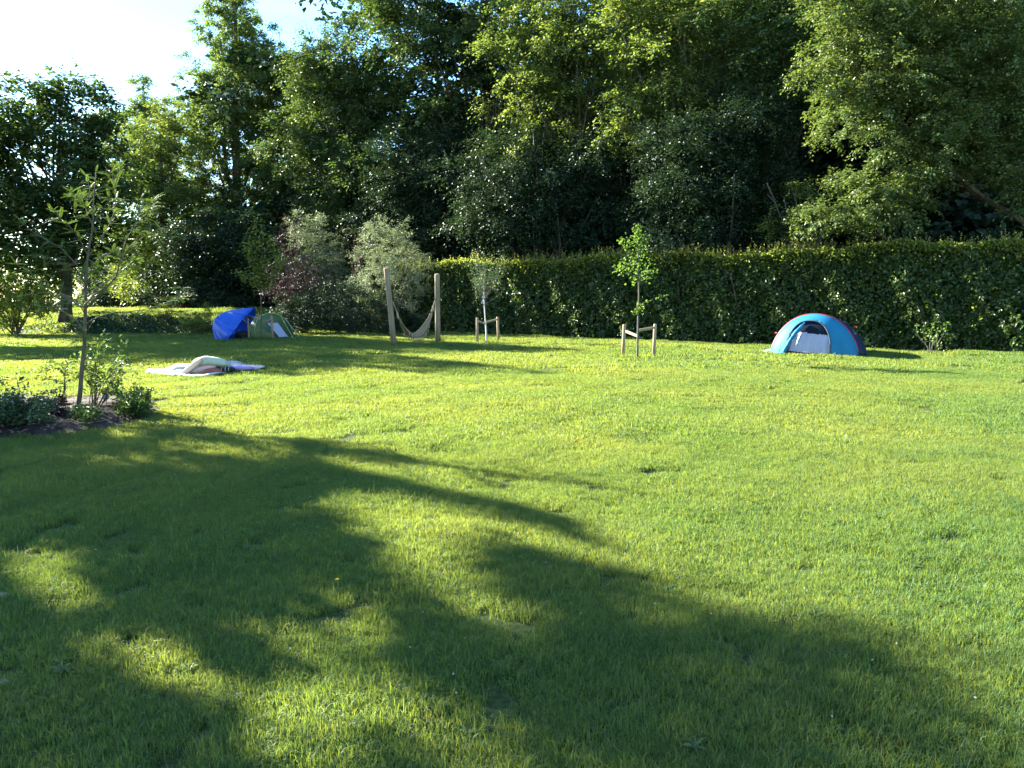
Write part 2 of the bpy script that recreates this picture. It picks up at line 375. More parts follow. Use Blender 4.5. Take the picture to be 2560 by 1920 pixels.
# ------------------------------------------------------------------ grass blades
def blade_patch(name, rad, n, h, w, tall=0.0, sd=0):
    r_ = np.random.default_rng(sd)
    a = r_.random(n)*2*math.pi; rr = rad*np.sqrt(r_.random(n))*(1+0.25*r_.normal(0, .4, n)); x = rr*np.cos(a); y = rr*np.sin(a)
    hh = h*np.clip(r_.normal(1, 0.28, n), 0.35, 1.9); ww = w*r_.uniform(0.6, 1.25, n)
    clump = np.sin(x*7/rad+sd)*np.sin(y*6/rad+sd*2); hh *= 1+0.22*clump
    ang = r_.random(n)*2*math.pi; lean = hh*np.abs(r_.normal(0.65, 0.40, n)); la = ang + r_.normal(0, .9, n) + math.pi/2
    sx, sy = np.cos(ang)*ww/2, np.sin(ang)*ww/2; lx, ly = np.cos(la)*lean, np.sin(la)*lean
    z0 = np.full(n, -0.008)
    v = np.stack([np.stack([x-sx, y-sy, z0], -1), np.stack([x+sx, y+sy, z0], -1),
                  np.stack([x+sx*.85+lx*.35, y+sy*.85+ly*.35, hh*.6], -1), np.stack([x-sx*.85+lx*.35, y-sy*.85+ly*.35, hh*.6], -1),
                  np.stack([x+lx, y+ly, hh*np.clip(1.05-0.5*(lean/hh)**2, .55, 1.1)], -1)], 1).reshape(-1, 3)
    b = np.arange(n)[:, None]*5
    f = np.concatenate([b+np.array([0, 1, 2]), b+np.array([0, 2, 3]), b+np.array([3, 2, 4])])
    me = bpy.data.meshes.new(name); me.vertices.add(len(v)); me.vertices.foreach_set('co', v.astype(np.float32).ravel())
    me.loops.add(len(f)*3); me.loops.foreach_set('vertex_index', f.astype(np.int32).ravel()); me.polygons.add(len(f))
    me.polygons.foreach_set('loop_start', np.arange(0, len(f)*3, 3, dtype=np.int32)); me.polygons.foreach_set('loop_total', np.full(len(f), 3, dtype=np.int32))
    me.update(calc_edges=True)
    at = me.attributes.new('rnd', 'FLOAT', 'POINT'); at.data.foreach_set('value', np.repeat(r_.random(n), 5).astype(np.float32))
    me.materials.append(M['grass'])
    return bpy.data.objects.new(name, me)
def scatter(name, pts, idx, rot, scl, coll, label):
    me = bpy.data.meshes.new(name); me.vertices.add(len(pts)); me.vertices.foreach_set('co', pts.astype(np.float32).ravel()); me.update()
    a = me.attributes.new('idx', 'INT', 'POINT'); a.data.foreach_set('value', idx.astype(np.int32))
    e_ = .15; gx = (height(pts[:, 0]+e_, pts[:, 1])-height(pts[:, 0]-e_, pts[:, 1]))/(2*e_); gy = (height(pts[:, 0], pts[:, 1]+e_)-height(pts[:, 0], pts[:, 1]-e_))/(2*e_); eul = np.zeros((len(pts), 3)); eul[:, 2] = rot
    for i in np.nonzero(np.hypot(gx, gy) > .015)[0]:
        q = Vector((0, 0, 1)).rotation_difference(Vector((-gx[i], -gy[i], 1)).normalized()).to_matrix() @ Matrix.Rotation(rot[i], 3, 'Z'); eul[i] = q.to_euler()[:]
    a = me.attributes.new('rot', 'FLOAT_VECTOR', 'POINT'); a.data.foreach_set('vector', eul.astype(np.float32).ravel())
    a = me.attributes.new('scl', 'FLOAT', 'POINT'); a.data.foreach_set('value', scl.astype(np.float32))
    o = bpy.data.objects.new(name, me); COL.objects.link(o); tag(o, label, kind='stuff')
    ng = bpy.data.node_groups.new(name, 'GeometryNodeTree')
    ng.interface.new_socket('Geometry', in_out='INPUT', socket_type='NodeSocketGeometry'); ng.interface.new_socket('Geometry', in_out='OUTPUT', socket_type='NodeSocketGeometry')
    gi = ng.nodes.new('NodeGroupInput'); go = ng.nodes.new('NodeGroupOutput'); ip = ng.nodes.new('GeometryNodeInstanceOnPoints')
    ci = ng.nodes.new('GeometryNodeCollectionInfo'); ci.inputs['Collection'].default_value = coll; ci.inputs['Separate Children'].default_value = True; ci.inputs['Reset Children'].default_value = True
    def named(nm, t):
        q = ng.nodes.new('GeometryNodeInputNamedAttribute'); q.data_type = t; q.inputs['Name'].default_value = nm; return q.outputs[0]
    L = ng.links.new
    L(gi.outputs[0], ip.inputs['Points']); L(ci.outputs[0], ip.inputs['Instance']); ip.inputs['Pick Instance'].default_value = True
    L(named('idx', 'INT'), ip.inputs['Instance Index']); L(named('rot', 'FLOAT_VECTOR'), ip.inputs['Rotation']); L(named('scl', 'FLOAT'), ip.inputs['Scale'])
    L(ip.outputs[0], go.inputs[0])
    md = o.modifiers.new('scatter', 'NODES'); md.node_group = ng
    return o
def lawn_grass():
    zones = [('near', 0.0, 8.5, 0.20, 2300, 0.040, 0.0032, 0.25), ('middle', 8.2, 17.0, 0.42, 3600, 0.042, 0.0066, 0.52), ('far', 16.5, 60.0, 0.85, 3600, 0.050, 0.015, 1.02)]
    P_, I_, R_, S_ = [], [], [], []; coll = bpy.data.collections.new('grass_patches'); base = 0
    for z, y0, y1, rad, n, h, w, step in zones:
        for k in range(4):
            coll.objects.link(blade_patch('a%d_%s' % (base+k, z), rad, n, h*(1, 0.9, 1.12, 1.0)[k], w, sd=base+k+1))
        ys = np.arange(y0, y1, step); pts = []
        for y in ys:
            xm = 0.80*y+4.5; x0 = -xm-(1.5 if y < 20 else 6)
            xs = np.arange(x0, min(xm, 60), step); pts.append(np.stack([xs, np.full(len(xs), y)], -1))
        p = np.concatenate(pts) + rng.uniform(-step*.45, step*.45, (sum(map(len, pts)), 2))
        # stop at the hedge, the wood edge and the bed
        p = p[~beyond(p[:, 0], p[:, 1])]
        p = p[~inpoly(p[:, 0], p[:, 1], BED)]
        n_ = len(p); P_.append(np.column_stack([p, height(p[:, 0], p[:, 1])])); I_.append(base+rng.integers(0, 4, n_)); R_.append(rng.random(n_)*6.283)
        big = 0.5+0.5*np.sin(p[:, 0]*1.3+2*np.sin(p[:, 1]*.8))*np.sin(p[:, 1]*1.1+1.5*np.sin(p[:, 0]*.6))
        S_.append(rng.uniform(.82, 1.12, n_)*(0.88+0.25*big)); base += 4
    scatter('grass', np.concatenate(P_), np.concatenate(I_), np.concatenate(R_), np.concatenate(S_), coll, 'short green lawn grass')
HA = G(1000, 829.0)[:2]; HB = G(2560, 886.0)[:2]; HD = unit(HB-HA); HN = np.array([-HD[1], HD[0]])   # HN points away from the camera
if HN[1] < 0: HN = -HN
def hedge_depth(u):
    """distance at which the column u of the photo meets the foot of the hedge line"""
    k = (u-CX)/F*math.cos(PITCH)  # x = k*y nearly, on the ground
    a = (HA[0]-k*HA[1])/(k*HD[1]-HD[0]); return HA[1]+a*HD[1]
def beyond(x, y):
    s = (x-HA[0])*HN[0]+(y-HA[1])*HN[1]
    e = (x > -11)
    return (s > 0.25) & e | (s > 3.5) & (x > -26) & ~e & (y > 46) | (y > 58)
lawn_grass()

# bed soil
def bed():
    c = BED.mean(0); ring = []
    for i in range(len(BED)):
        a, b = BED[i], BED[(i+1) % len(BED)]
        for t in np.linspace(0, 1, 8, endpoint=False): ring.append(a*(1-t)+b*t)
    ring = np.array(ring); ring += rng.normal(0, .03, ring.shape); n = len(ring); vs, fs = [], []
    for k, s in enumerate(np.linspace(1, 0.02, 14)):
        p = c+(ring-c)*s; z = height(p[:, 0], p[:, 1])+0.012+0.07*min(1, k/4)+(rng.normal(0, .014, n) if k else 0)
        vs += [(*q, zz) for q, zz in zip(p, z)]
    for k in range(13):
        for i in range(n): fs.append((k*n+i, k*n+(i+1) % n, (k+1)*n+(i+1) % n, (k+1)*n+i))
    o = obj_from('soil_bed', np.array(vs), fs, M['soil'], smooth_=True); tag(o, 'brown soil of the curved planting bed at the left', kind='structure')
    # mulch crumbs and dry stalks: nobody could count them
    q = []; 
    while len(q) < 1900:
        p = np.array([rng.uniform(BED[:, 0].min(), BED[:, 0].max()), rng.uniform(BED[:, 1].min(), BED[:, 1].max())])
        if inpoly(p[:1], p[1:], BED)[0]: q.append(p)
    q = np.array(q); pos = np.column_stack([q, height(q[:, 0], q[:, 1])+0.085+rng.random(len(q))*.02])
    d = rng.normal(0, 1, pos.shape); d[:, 2] *= .18; nr = np.array([0, 0, 1.])+rng.normal(0, .5, pos.shape)
    big = rng.random(len(q)) < .12
    leaves('mulch', pos, d, nr, np.where(big, rng.uniform(.12, .35, len(q)), rng.uniform(.02, .06, len(q))), np.where(big, .008, .022), M['straw'], kind='stuff')['label'] = 'dry stalks and bark crumbs strewn over the bed'
bed()

# ------------------------------------------------------------------ hedge
def hedge():
    base = np.array([HA[0], HA[1], 0.0]); Lh = float(np.linalg.norm(HB-HA))+5.0; s0 = -1.2
    root = empty('beech_hedge', base, 'tall clipped beech hedge running behind the tents with pale shoots along its top', 'hedge')
    TH = 1.3
    def topz(s): return 2.93 + 0.06*np.sin(s*0.7) + 0.06*np.sin(s*1.9+1) + 0.035*np.sin(s*5.3) + 0.02*np.sin(s*11.7+2) + 0.02*s*0.3
    # leafless inner twigs
    g = Geo()
    for s in np.arange(s0+.3, Lh, 0.42):
        b = np.array([*(HA+HD*s+HN*rng.uniform(.45, .8)), 0.0]); b[2] = hz(b[0], b[1])-.03
        t = b+[rng.normal(0, .25), rng.normal(0, .25), rng.uniform(2.0, 2.6)]
        c = curve([b, (b+t)/2+rng.normal(0, .08, 3), t], 5); g.tube(c, np.linspace(.035, .012, len(c)), 5)
        for q in range(5):
            p = c[rng.integers(1, len(c))]; e = p+np.array([*(HN*rng.uniform(-.55, .5)+HD*rng.normal(0, .3)), rng.uniform(0, .5)])
            g.tube([p, (p+e)/2+rng.normal(0, .03, 3), e], [.012, .009, .005], 4, False)
    g.build('stems', M['bark'], root, base)
    def at(s, w, z): 
        xy = HA[None]+HD[None]*s[:, None]+HN[None]*w[:, None]
        return np.column_stack([xy, z+height(xy[:, 0], xy[:, 1])])
    pos, dr, nr, ln = [], [], [], []
    FN = np.array([-HN[0], -HN[1], 0.0]); D3 = np.array([HD[0], HD[1], 0.0])
    # front face, lumpy, with leaves hanging down and outwards
    n = 40000; s = rng.uniform(s0, Lh, n); z = topz(s)*rng.random(n)**0.92
    lump = 0.12*np.sin(s*3.1+z*2)+0.11*np.sin(s*6.7-z*4.3)*np.sin(z*5)+0.05*np.sin(s*13+z*9)
    dep = rng.exponential(0.11, n)*(1+.5*(z < .4)); w = 0.10+lump+dep+0.16*(z/3)**3
    pos.append(at(s, w, z)); dr.append(FN*0.5+D3*rng.normal(0, .6, (n, 1))+np.array([0, 0, -.45])+rng.normal(0, .35, (n, 3)))
    nr.append(FN*0.7+np.array([0, 0, .65])+rng.normal(0, .5, (n, 3))); ln.append(rng.uniform(.075, .13, n))
    # top and back
    n = 19000; s = rng.uniform(s0, Lh, n); w = rng.uniform(0.1, TH, n); z = topz(s)-rng.exponential(.09, n)+.05*np.sin(s*5)*np.sin(w*7)
    pos.append(at(s, w, z)); dr.append(rng.normal(0, .7, (n, 3))+np.array([0, 0, .1])); nr.append(np.array([0, 0, 1.])+rng.normal(0, .5, (n, 3))); ln.append(rng.uniform(.05, .09, n))
    n = 11000; s = rng.uniform(s0, Lh, n); z = topz(s)*rng.random(n)
    pos.append(at(s, TH-rng.exponential(.12, n), z)); dr.append(-FN*.5+rng.normal(0, .6, (n, 3))+np.array([0, 0, -.3])); nr.append(-FN*.7+np.array([0, 0, .6])+rng.normal(0, .5, (n, 3))); ln.append(rng.uniform(.08, .12, n))
    n = 4500; s = np.full(n, s0)+rng.exponential(.12, n); z = topz(s)*rng.random(n)
    pos.append(at(s, rng.uniform(.1, TH, n), z)); dr.append(-D3*.5+rng.normal(0, .6, (n, 3))+np.array([0, 0, -.3])); nr.append(-D3*.7+np.array([0, 0, .6])+rng.normal(0, .5, (n, 3))); ln.append(rng.uniform(.07, .10, n))
    # leaf mass inside
    n = 9000; s = rng.uniform(s0+.2, Lh, n); z = topz(s)*.95*rng.random(n)
    pos.append(at(s, rng.uniform(.4, 1.0, n), z)); dr.append(rng.normal(0, 1, (n, 3))); nr.append(FN+rng.normal(0, .5, (n, 3))); ln.append(rng.uniform(.14, .20, n))
    pos = np.concatenate(pos); dr = np.concatenate(dr); nr = np.concatenate(nr); ln = np.concatenate(ln)
    leaves('foliage', pos, dr, nr, ln, ln*.68, M['hedge'], root, base, shape='hex')
    # pale new shoots standing out of the top
    ns = 1500; s = rng.uniform(0.5, Lh, ns); s = s[rng.random(len(s)) < (.35+.65*(np.abs(s-11) < 7))]; ns = len(s); w = rng.uniform(-.02, 1.1, ns)
    hgt = np.abs(rng.normal(.17, .09, ns))+.05; hgt[rng.random(ns) < .04] += .2
    b = at(s, w, topz(s)-.08); tip = b+np.column_stack([rng.normal(0, .06, ns), rng.normal(0, .06, ns), hgt+.08])
    k = 9; t = np.tile(np.linspace(.1, 1, k), ns)[:, None]; BB = np.repeat(b, k, 0); TT = np.repeat(tip, k, 0)
    p = BB*(1-t)+TT*t; d = rng.normal(0, .7, p.shape)+np.array([0, 0, .75]); nn = rng.normal(0, 1, p.shape)
    l_ = rng.uniform(.045, .08, len(p))
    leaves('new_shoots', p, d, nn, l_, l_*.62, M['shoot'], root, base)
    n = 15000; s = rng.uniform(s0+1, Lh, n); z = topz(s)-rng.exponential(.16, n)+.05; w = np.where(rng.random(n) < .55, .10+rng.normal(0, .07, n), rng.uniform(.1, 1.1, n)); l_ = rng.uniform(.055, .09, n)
    pp = at(s, w, z); leaves('sun_tinted_top_leaves', pp, FN*.3+rng.normal(0, .6, (n, 3))+np.array([0, 0, .45]), rng.normal(0, .8, (n, 3))+np.array([0, 0, .4]), l_, l_*.66, M['yellow'], root, base, shape='hex')  # yellower leaf colour paints a sunlit band along the hedge top
    # a scatter of brighter-coloured leaves in the face, standing in for sunlit ones
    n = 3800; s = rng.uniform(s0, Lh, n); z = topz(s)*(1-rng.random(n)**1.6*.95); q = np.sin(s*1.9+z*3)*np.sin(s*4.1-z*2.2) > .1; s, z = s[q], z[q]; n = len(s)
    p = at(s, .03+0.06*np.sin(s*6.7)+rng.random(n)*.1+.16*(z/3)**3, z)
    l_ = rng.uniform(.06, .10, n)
    leaves('sun_tinted_face_leaves', p, FN*.4+np.array([0, 0, .15])+rng.normal(0, .6, (n, 3)), rng.normal(0, 1, (n, 3))+np.array([0, 0, .6]), l_, l_*.68, M['yellow'], root, base, shape='hex')
hedge()

# ------------------------------------------------------------------ wood behind
def hd(u): return hedge_depth(u)
def wood_tree(name, label, u, D, lst, mat, leaf, dens=1.0, r0=.22, group=None, bark='bark', droop=.25, n_limb=14, tw=.8, crr=1.0, shell=4.0, topv=None, lw=.62, spread=.9, cl=None, lump=11, baseu=None, lean_top=None, end=.025):
    base = P(baseu if baseu is not None else u, 740, D); base[2] = hz(base[0], base[1])
    bl = pxblobs(lst, D)
    area = sum(b[3]*b[5] for b in bl)*math.pi
    n_tw, n_lf = 9, 9
    n_leaf = area*dens*5.0/(leaf*leaf*lw*.5*.55)
    n_cl = max(12, int(n_leaf/(n_tw*n_lf)))
    top = None
    if topv is not None: top = P(u if lean_top is None else lean_top, topv, D)
    return make_tree(name, label, 'tree', base, bl, mat, M[bark], n_cl, n_tw, n_lf, leaf, lw, tw, r0, group, top, n_limb, droop, shell, spread=spread, end=end, lump=lump)
WG = 'woodland trees rising behind the hedge'
# backmost row, closing the wood
far_row = [(760, 14, [(760, 420, 170, 330)], 'tall dark tree at the back of the wood above the purple-twigged bush'),
           (1010, 13, [(1010, 350, 190, 420)], 'dark tree filling the back of the wood above the hammock posts'),
           (1290, 13, [(1290, 350, 200, 430)], 'dark tree at the back of the wood above the staked birch'),
           (1580, 13, [(1580, 330, 210, 440)], 'dark tree at the back of the wood above the staked ginkgo'),
           (1880, 13, [(1880, 320, 230, 450)], 'dark tree at the back of the wood left of the sunlit oak'),
           (2200, 12, [(2200, 320, 260, 460)], 'dark tree in the wood straight behind the sunlit oak'),
           (2540, 11, [(2540, 320, 280, 470)], 'dark tree deep in the wood at the right edge')]
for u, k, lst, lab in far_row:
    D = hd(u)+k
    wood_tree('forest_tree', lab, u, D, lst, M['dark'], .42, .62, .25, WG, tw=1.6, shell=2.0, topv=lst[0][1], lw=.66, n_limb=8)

# tall feathery conifer, its smaller companion and the broadleaves round it
D = 50.0
wood_tree('feathery_conifer', 'tallest tree at the left, a feathery conifer with drooping sprays and a straight bare trunk', 588, D,
          [(578.0, -30, 50, 90), (580.24, 70, 74, 80), (647.44, 110, 43, 60), (557.84, 170, 77, 90), (630.64, 200, 74, 80), (597.04, 290, 110, 90), (513.04, 310, 55, 90), (664.24, 330, 55, 80), (518.64, 430, 79, 90), (664.24, 430, 86, 100), (591.44, 500, 108, 90), (541.04, 610, 120, 100), (647.44, 610, 108, 100)],
          M['conifer'], .20, .75, .40, WG, 'brownbark', .55, 26, .6, topv=-90, lw=.42, spread=.7)
D = 64
wood_tree('small_spiky_conifer', 'small spiky conifer top standing alone against the sky', 357, D,
          [(357, 215, 12, 40), (357, 265, 28, 50), (362, 320, 50, 60), (360, 400, 60, 90), (410, 330, 30, 50), (430, 290, 26, 50)], M['conifer'], .26, .8, .2, WG, tw=.8, topv=185, lw=.45)
D = 47
wood_tree('broadleaf_tree', 'yellow-green tree between the dark chestnut and the tall feathery conifer', 400, D,
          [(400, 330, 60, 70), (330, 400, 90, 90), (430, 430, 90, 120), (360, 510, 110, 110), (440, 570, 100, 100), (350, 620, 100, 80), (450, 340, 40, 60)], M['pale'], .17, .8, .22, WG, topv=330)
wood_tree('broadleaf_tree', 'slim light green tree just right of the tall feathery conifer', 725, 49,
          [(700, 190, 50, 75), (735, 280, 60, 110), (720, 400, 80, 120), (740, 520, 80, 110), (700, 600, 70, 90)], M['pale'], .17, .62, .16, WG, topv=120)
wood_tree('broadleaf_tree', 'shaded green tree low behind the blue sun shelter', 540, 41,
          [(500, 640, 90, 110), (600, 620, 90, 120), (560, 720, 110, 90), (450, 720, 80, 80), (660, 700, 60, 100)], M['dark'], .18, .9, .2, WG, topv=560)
# central broadleaves
wood_tree('beech_tree', 'broad green tree with sunlit left edge beside the gap of sky', 850, hd(850)+5,
          [(790, 170, 60, 75), (850, 130, 70, 80), (760, 290, 60, 110), (850, 280, 110, 110), (930, 230, 80, 90), (800, 420, 95, 100), (900, 420, 110, 120), (820, 560, 95, 90), (920, 590, 110, 100)],
          M['beech'], .15, .72, .25, WG, topv=150)
wood_tree('oak_tree', 'tall tree whose dark stem shows against the sky at the top centre', 1205, hd(1150)+7,
          [(960, 10, 60, 70), (1040, -30, 100, 90), (1010, 110, 110, 90), (1150, 60, 110, 100), (1100, 200, 130, 120), (1260, -40, 110, 90), (1230, 130, 90, 110), (1080, 350, 140, 110)],
          M['beech'], .17, .60, .32, WG, topv=-60, n_limb=22)
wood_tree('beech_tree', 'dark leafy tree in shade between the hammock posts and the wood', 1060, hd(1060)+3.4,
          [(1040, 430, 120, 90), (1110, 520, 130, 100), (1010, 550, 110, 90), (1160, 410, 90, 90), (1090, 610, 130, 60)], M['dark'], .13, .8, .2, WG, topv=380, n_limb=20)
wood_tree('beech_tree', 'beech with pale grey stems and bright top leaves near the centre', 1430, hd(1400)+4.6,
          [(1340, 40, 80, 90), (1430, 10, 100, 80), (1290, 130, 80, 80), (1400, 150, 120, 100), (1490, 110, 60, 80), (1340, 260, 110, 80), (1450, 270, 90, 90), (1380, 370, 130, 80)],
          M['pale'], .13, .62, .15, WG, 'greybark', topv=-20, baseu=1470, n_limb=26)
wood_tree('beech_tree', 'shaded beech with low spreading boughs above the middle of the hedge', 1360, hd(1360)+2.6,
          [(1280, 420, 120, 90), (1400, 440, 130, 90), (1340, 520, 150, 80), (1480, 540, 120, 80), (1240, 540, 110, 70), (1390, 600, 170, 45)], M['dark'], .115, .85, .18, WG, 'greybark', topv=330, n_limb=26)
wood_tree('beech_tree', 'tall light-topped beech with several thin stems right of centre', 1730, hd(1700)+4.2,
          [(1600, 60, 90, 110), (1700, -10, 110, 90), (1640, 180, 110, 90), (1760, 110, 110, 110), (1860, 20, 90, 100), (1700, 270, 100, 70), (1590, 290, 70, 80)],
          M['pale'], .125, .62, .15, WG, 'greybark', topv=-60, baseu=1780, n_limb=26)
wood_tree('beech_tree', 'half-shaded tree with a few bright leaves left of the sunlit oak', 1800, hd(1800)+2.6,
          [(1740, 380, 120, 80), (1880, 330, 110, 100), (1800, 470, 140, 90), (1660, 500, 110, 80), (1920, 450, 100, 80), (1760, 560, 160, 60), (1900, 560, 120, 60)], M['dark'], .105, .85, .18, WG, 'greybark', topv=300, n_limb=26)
wood_tree('beech_tree', 'dark tree top at the upper right behind the oak', 1960, hd(1960)+4.5,
          [(1930, 80, 110, 110), (1990, 200, 100, 110), (1900, 230, 90, 90), (1980, -30, 110, 80)], M['beech'], .125, .7, .22, WG, topv=-60)
# thin visible stems inside the beeches are their own limbs; the big oak leans over the hedge
wood_tree('oak_tree', 'large sunlit oak with heavy boughs overhanging the right end of the hedge', 2440, hd(2440)+1.7,
          [(2110, 60, 90, 90, .8), (2230, 30, 110, 110, .5), (2380, -20, 130, 110), (2520, 20, 120, 110), (2090, 190, 90, 80, .9), (2200, 190, 120, 100, .6), (2340, 160, 130, 110), (2490, 170, 130, 110),
           (2140, 310, 90, 70, .6), (2270, 320, 110, 90, .3), (2420, 310, 120, 90), (2540, 320, 100, 90), (2300, 440, 100, 60, .2), (2180, 470, 110, 50, .4), (2400, 400, 110, 60), (2100, 540, 110, 34, .6), (2230, 530, 90, 36, .3), (2540, 440, 80, 70), (2540, 500, 35, 60, -.3)],
          M['oak'], .095, .80, .30, WG, topv=20, baseu=2700, n_limb=9, tw=.45, shell=4.0, lw=.7)
wood_tree('beech_tree', 'low bright sprays of beech pushing out over the hedge behind the blue tent', 2010, hd(2010)+2.0,
          [(2040, 560, 90, 40), (1990, 500, 60, 40), (1960, 590, 60, 24)], M['pale'], .09, .35, .1, WG, 'greybark', topv=560, n_limb=10, tw=.6)
# dark undergrowth under the trees: one mass
def undergrowth():
    n = 42000; s = rng.uniform(-22, 34, n); w = rng.uniform(3.2, 13, n)
    s2 = rng.uniform(-12, 26, n//2); 
    xy = HA+HD*s[:, None]+HN*w[:, None]
    top = np.where(s < -1, 2.0, 3.4)+1.2*np.sin(s*.7)*np.sin(w*.5+s)+0.5*np.sin(s*2.3)
    z = height(xy[:, 0], xy[:, 1])+top*rng.random(n)**.8
    k = (w > 3.2)
    p = np.column_stack([xy, z])
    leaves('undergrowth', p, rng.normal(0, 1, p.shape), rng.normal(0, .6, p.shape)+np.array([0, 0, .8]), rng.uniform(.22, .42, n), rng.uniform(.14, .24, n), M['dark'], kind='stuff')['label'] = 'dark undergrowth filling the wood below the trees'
    n = 26000; x = rng.uniform(-58, -13, n); y = rng.uniform(49, 56, n)-(x+13)*.12; z = height(x, y)+(3.6+1.2*np.sin(x*.8)+.6*np.sin(x*2.7))*rng.random(n); p = np.column_stack([x, y, z])
    leaves('bushes', p, rng.normal(0, 1, p.shape), rng.normal(0, .6, p.shape)+np.array([0, 0, .8]), rng.uniform(.18, .34, n), rng.uniform(.12, .2, n), M['beech'], kind='stuff')['label'] = 'bushes closing the far side of the lawn at the left'
    # a far-off mass of wood behind everything
    n = 120000; s = rng.uniform(-62, 50, n); w = rng.uniform(16, 27, n); xy = HA+HD*s[:, None]+HN*w[:, None]
    top = np.where(s < -9, 5.5, 24)+2.0*np.sin(s*.45)*np.sin(w*.6); top = np.where((s >= -15) & (s < 2.5), 14.5+1.2*np.sin(s*.9), top); top = np.where((s >= -30) & (s < -15), 9.5, top); z = top*rng.random(n)**1.0
    p = np.column_stack([xy, z]); keep = p[:, 1] > 20; p = p[keep]; n = len(p)
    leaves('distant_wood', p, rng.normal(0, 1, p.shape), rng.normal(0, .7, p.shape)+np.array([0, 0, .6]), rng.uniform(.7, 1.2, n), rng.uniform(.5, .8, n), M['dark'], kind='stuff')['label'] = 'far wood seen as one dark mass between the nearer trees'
undergrowth()

# ------------------------------------------------------------------ left side
def groundpt(u, v, D=None):
    p = G(u, v) if D is None else P(u, v, D)
    p[2] = hz(p[0], p[1]); return p
def chestnut():
    D = 34.2; base = P(166, 829, D); base[2] = hz(base[0], base[1])
    lst = [(120, 300, 90, 90), (40, 330, 110, 90), (190, 270, 60, 70), (240, 225, 26, 30), (150, 215, 50, 34), (230, 340, 90, 80), (290, 300, 40, 30), (100, 430, 180, 100), (-60, 420, 120, 130), (-30, 270, 40, 50),
           (230, 450, 90, 90), (60, 560, 160, 90), (200, 560, 120, 90), (-70, 560, 110, 90), (110, 640, 170, 60), (10, 240, 20, 40), (-150, 330, 90, 120), (270, 600, 80, 80)]
    bl = pxblobs(lst, D)
    make_tree('chestnut_tree', 'dark spreading chestnut with a leaning trunk standing at the far left of the lawn', 'tree', base, bl, M['chestnut'], M['bark'], 700, 9, 9, .24, .50, 1.0, .24, None, P(150, 300, D), 46, .3, 3.0, end=.03)
chestnut()
def shrub(name, label, u, v, lst, mat, leaf, n_cl, tw=.3, r0=.03, D=None, n_tw=8, n_lf=8, stems=8, bark='bark', lw=.55, cat='shrub', group=None, droop=.15, shell=3.0, spread=.9, crown='foliage', end=.006, shape='kite', stemname='stems', multi=True):
    base = groundpt(u, v, D); Dd = base[1]; bl = pxblobs(lst, Dd)
    root = empty(name, base, label, cat, group); g = Geo()
    pts, _ = blob_points(bl, stems*2, 2.5)
    for i, p in enumerate(pts):
        b = base+np.array([rng.normal(0, r0*2.5), rng.normal(0, r0*2.5), -.03]) if multi else base
        c = curve([b, b*.5+p*.5+np.array([0, 0, .12*np.linalg.norm(p-b)]), p], 7, 0.01); g.tube(c, np.linspace(r0*(1 if i < stems else .6), end, len(c)), 5, False)
    g.build(stemname, M[bark], root, base)
    c, o = blob_points(bl, n_cl, shell)
    pos, ld, nr, rnd = sprays(c, o, n_tw, tw, n_lf, leaf, droop, spread=spread)
    m = pos[:, 2] > height(pos[:, 0], pos[:, 1])+.02; pos, ld, nr, rnd = pos[m], ld[m], nr[m], rnd[m]
    leaves(crown, pos, ld, nr, leaf*rng.uniform(.7, 1.25, len(pos)), leaf*lw*rng.uniform(.8, 1.15, len(pos)), mat, root, base, rnd, shape=shape)
    return root
shrub('silver_shrub', 'rounded silvery-green tree-like shrub behind the left hammock post', 975, 834, [(975, 640, 90, 70), (930, 680, 60, 70), (1020, 660, 60, 80), (960, 590, 45, 50), (1000, 585, 30, 50), (925, 600, 25, 45), (975, 720, 100, 70), (1040, 710, 40, 80), (950, 770, 70, 50)], M['silver'], .075, 420, .35, .05, D=33.4, lw=.4)
shrub('silver_shrub', 'loose pale shrub between the purple-twigged bush and the rounded silvery one', 810, 834, [(800, 600, 50, 70), (820, 670, 60, 70), (780, 650, 50, 60), (840, 720, 50, 60), (760, 570, 40, 50), (860, 750, 50, 40)], M['silver'], .085, 250, .4, .04, D=37.5, lw=.42)
shrub('purple_bush', 'dark purple-twigged bush with a grey stem behind the green tent', 732, 836, [(735, 680, 60, 50), (725, 600, 30, 70), (700, 710, 45, 30), (770, 700, 40, 40)], M['purple'], .07, 110, .4, .025, D=33.0, stems=22, bark='redtwig', lw=.5, multi=False)
shrub('dark_bush', 'wide low dark green bush at the wood edge left of the hammock', 880, 833, [(880, 770, 110, 62), (780, 780, 90, 52), (960, 795, 70, 45), (720, 795, 60, 42), (1000, 805, 50, 34)], M['dark'], .085, 700, .3, .03, D=32.6, lw=.42, shell=4)
shrub('bare_red_shrub', 'small shrub of bare reddish twigs behind the silvery shrub', 897, 836, [(885, 600, 18, 30), (905, 600, 12, 30)], M['red'], .04, 5, .3, .018, D=35, stems=16, bark='redtwig', n_tw=4, n_lf=3)
shrub('edge_bush', 'tangled pale shrub at the far left edge beside the chestnut trunk', 40, 822, [(20, 730, 60, 45), (80, 760, 50, 45), (-50, 740, 60, 60), (60, 705, 35, 30), (120, 745, 35, 35), (0, 790, 60, 26)], M['yellow'], .10, 210, .35, .03, D=31.5)
shrub('edge_bush', 'shaded green bushes under the wood edge right of the chestnut trunk', 300, 800, [(250, 720, 60, 60), (330, 740, 80, 45), (420, 740, 70, 50), (480, 760, 50, 40)], M['dark'], .13, 330, .4, .03, D=51, stems=10)
shrub('edge_bush', 'bush with sunlit yellow-green leaves hanging in front of the shaded trees', 420, 800, [(360, 640, 70, 60), (420, 620, 50, 50), (330, 700, 60, 40), (300, 600, 40, 60)], M['yellow'], .14, 110, .5, .04, D=43.5)
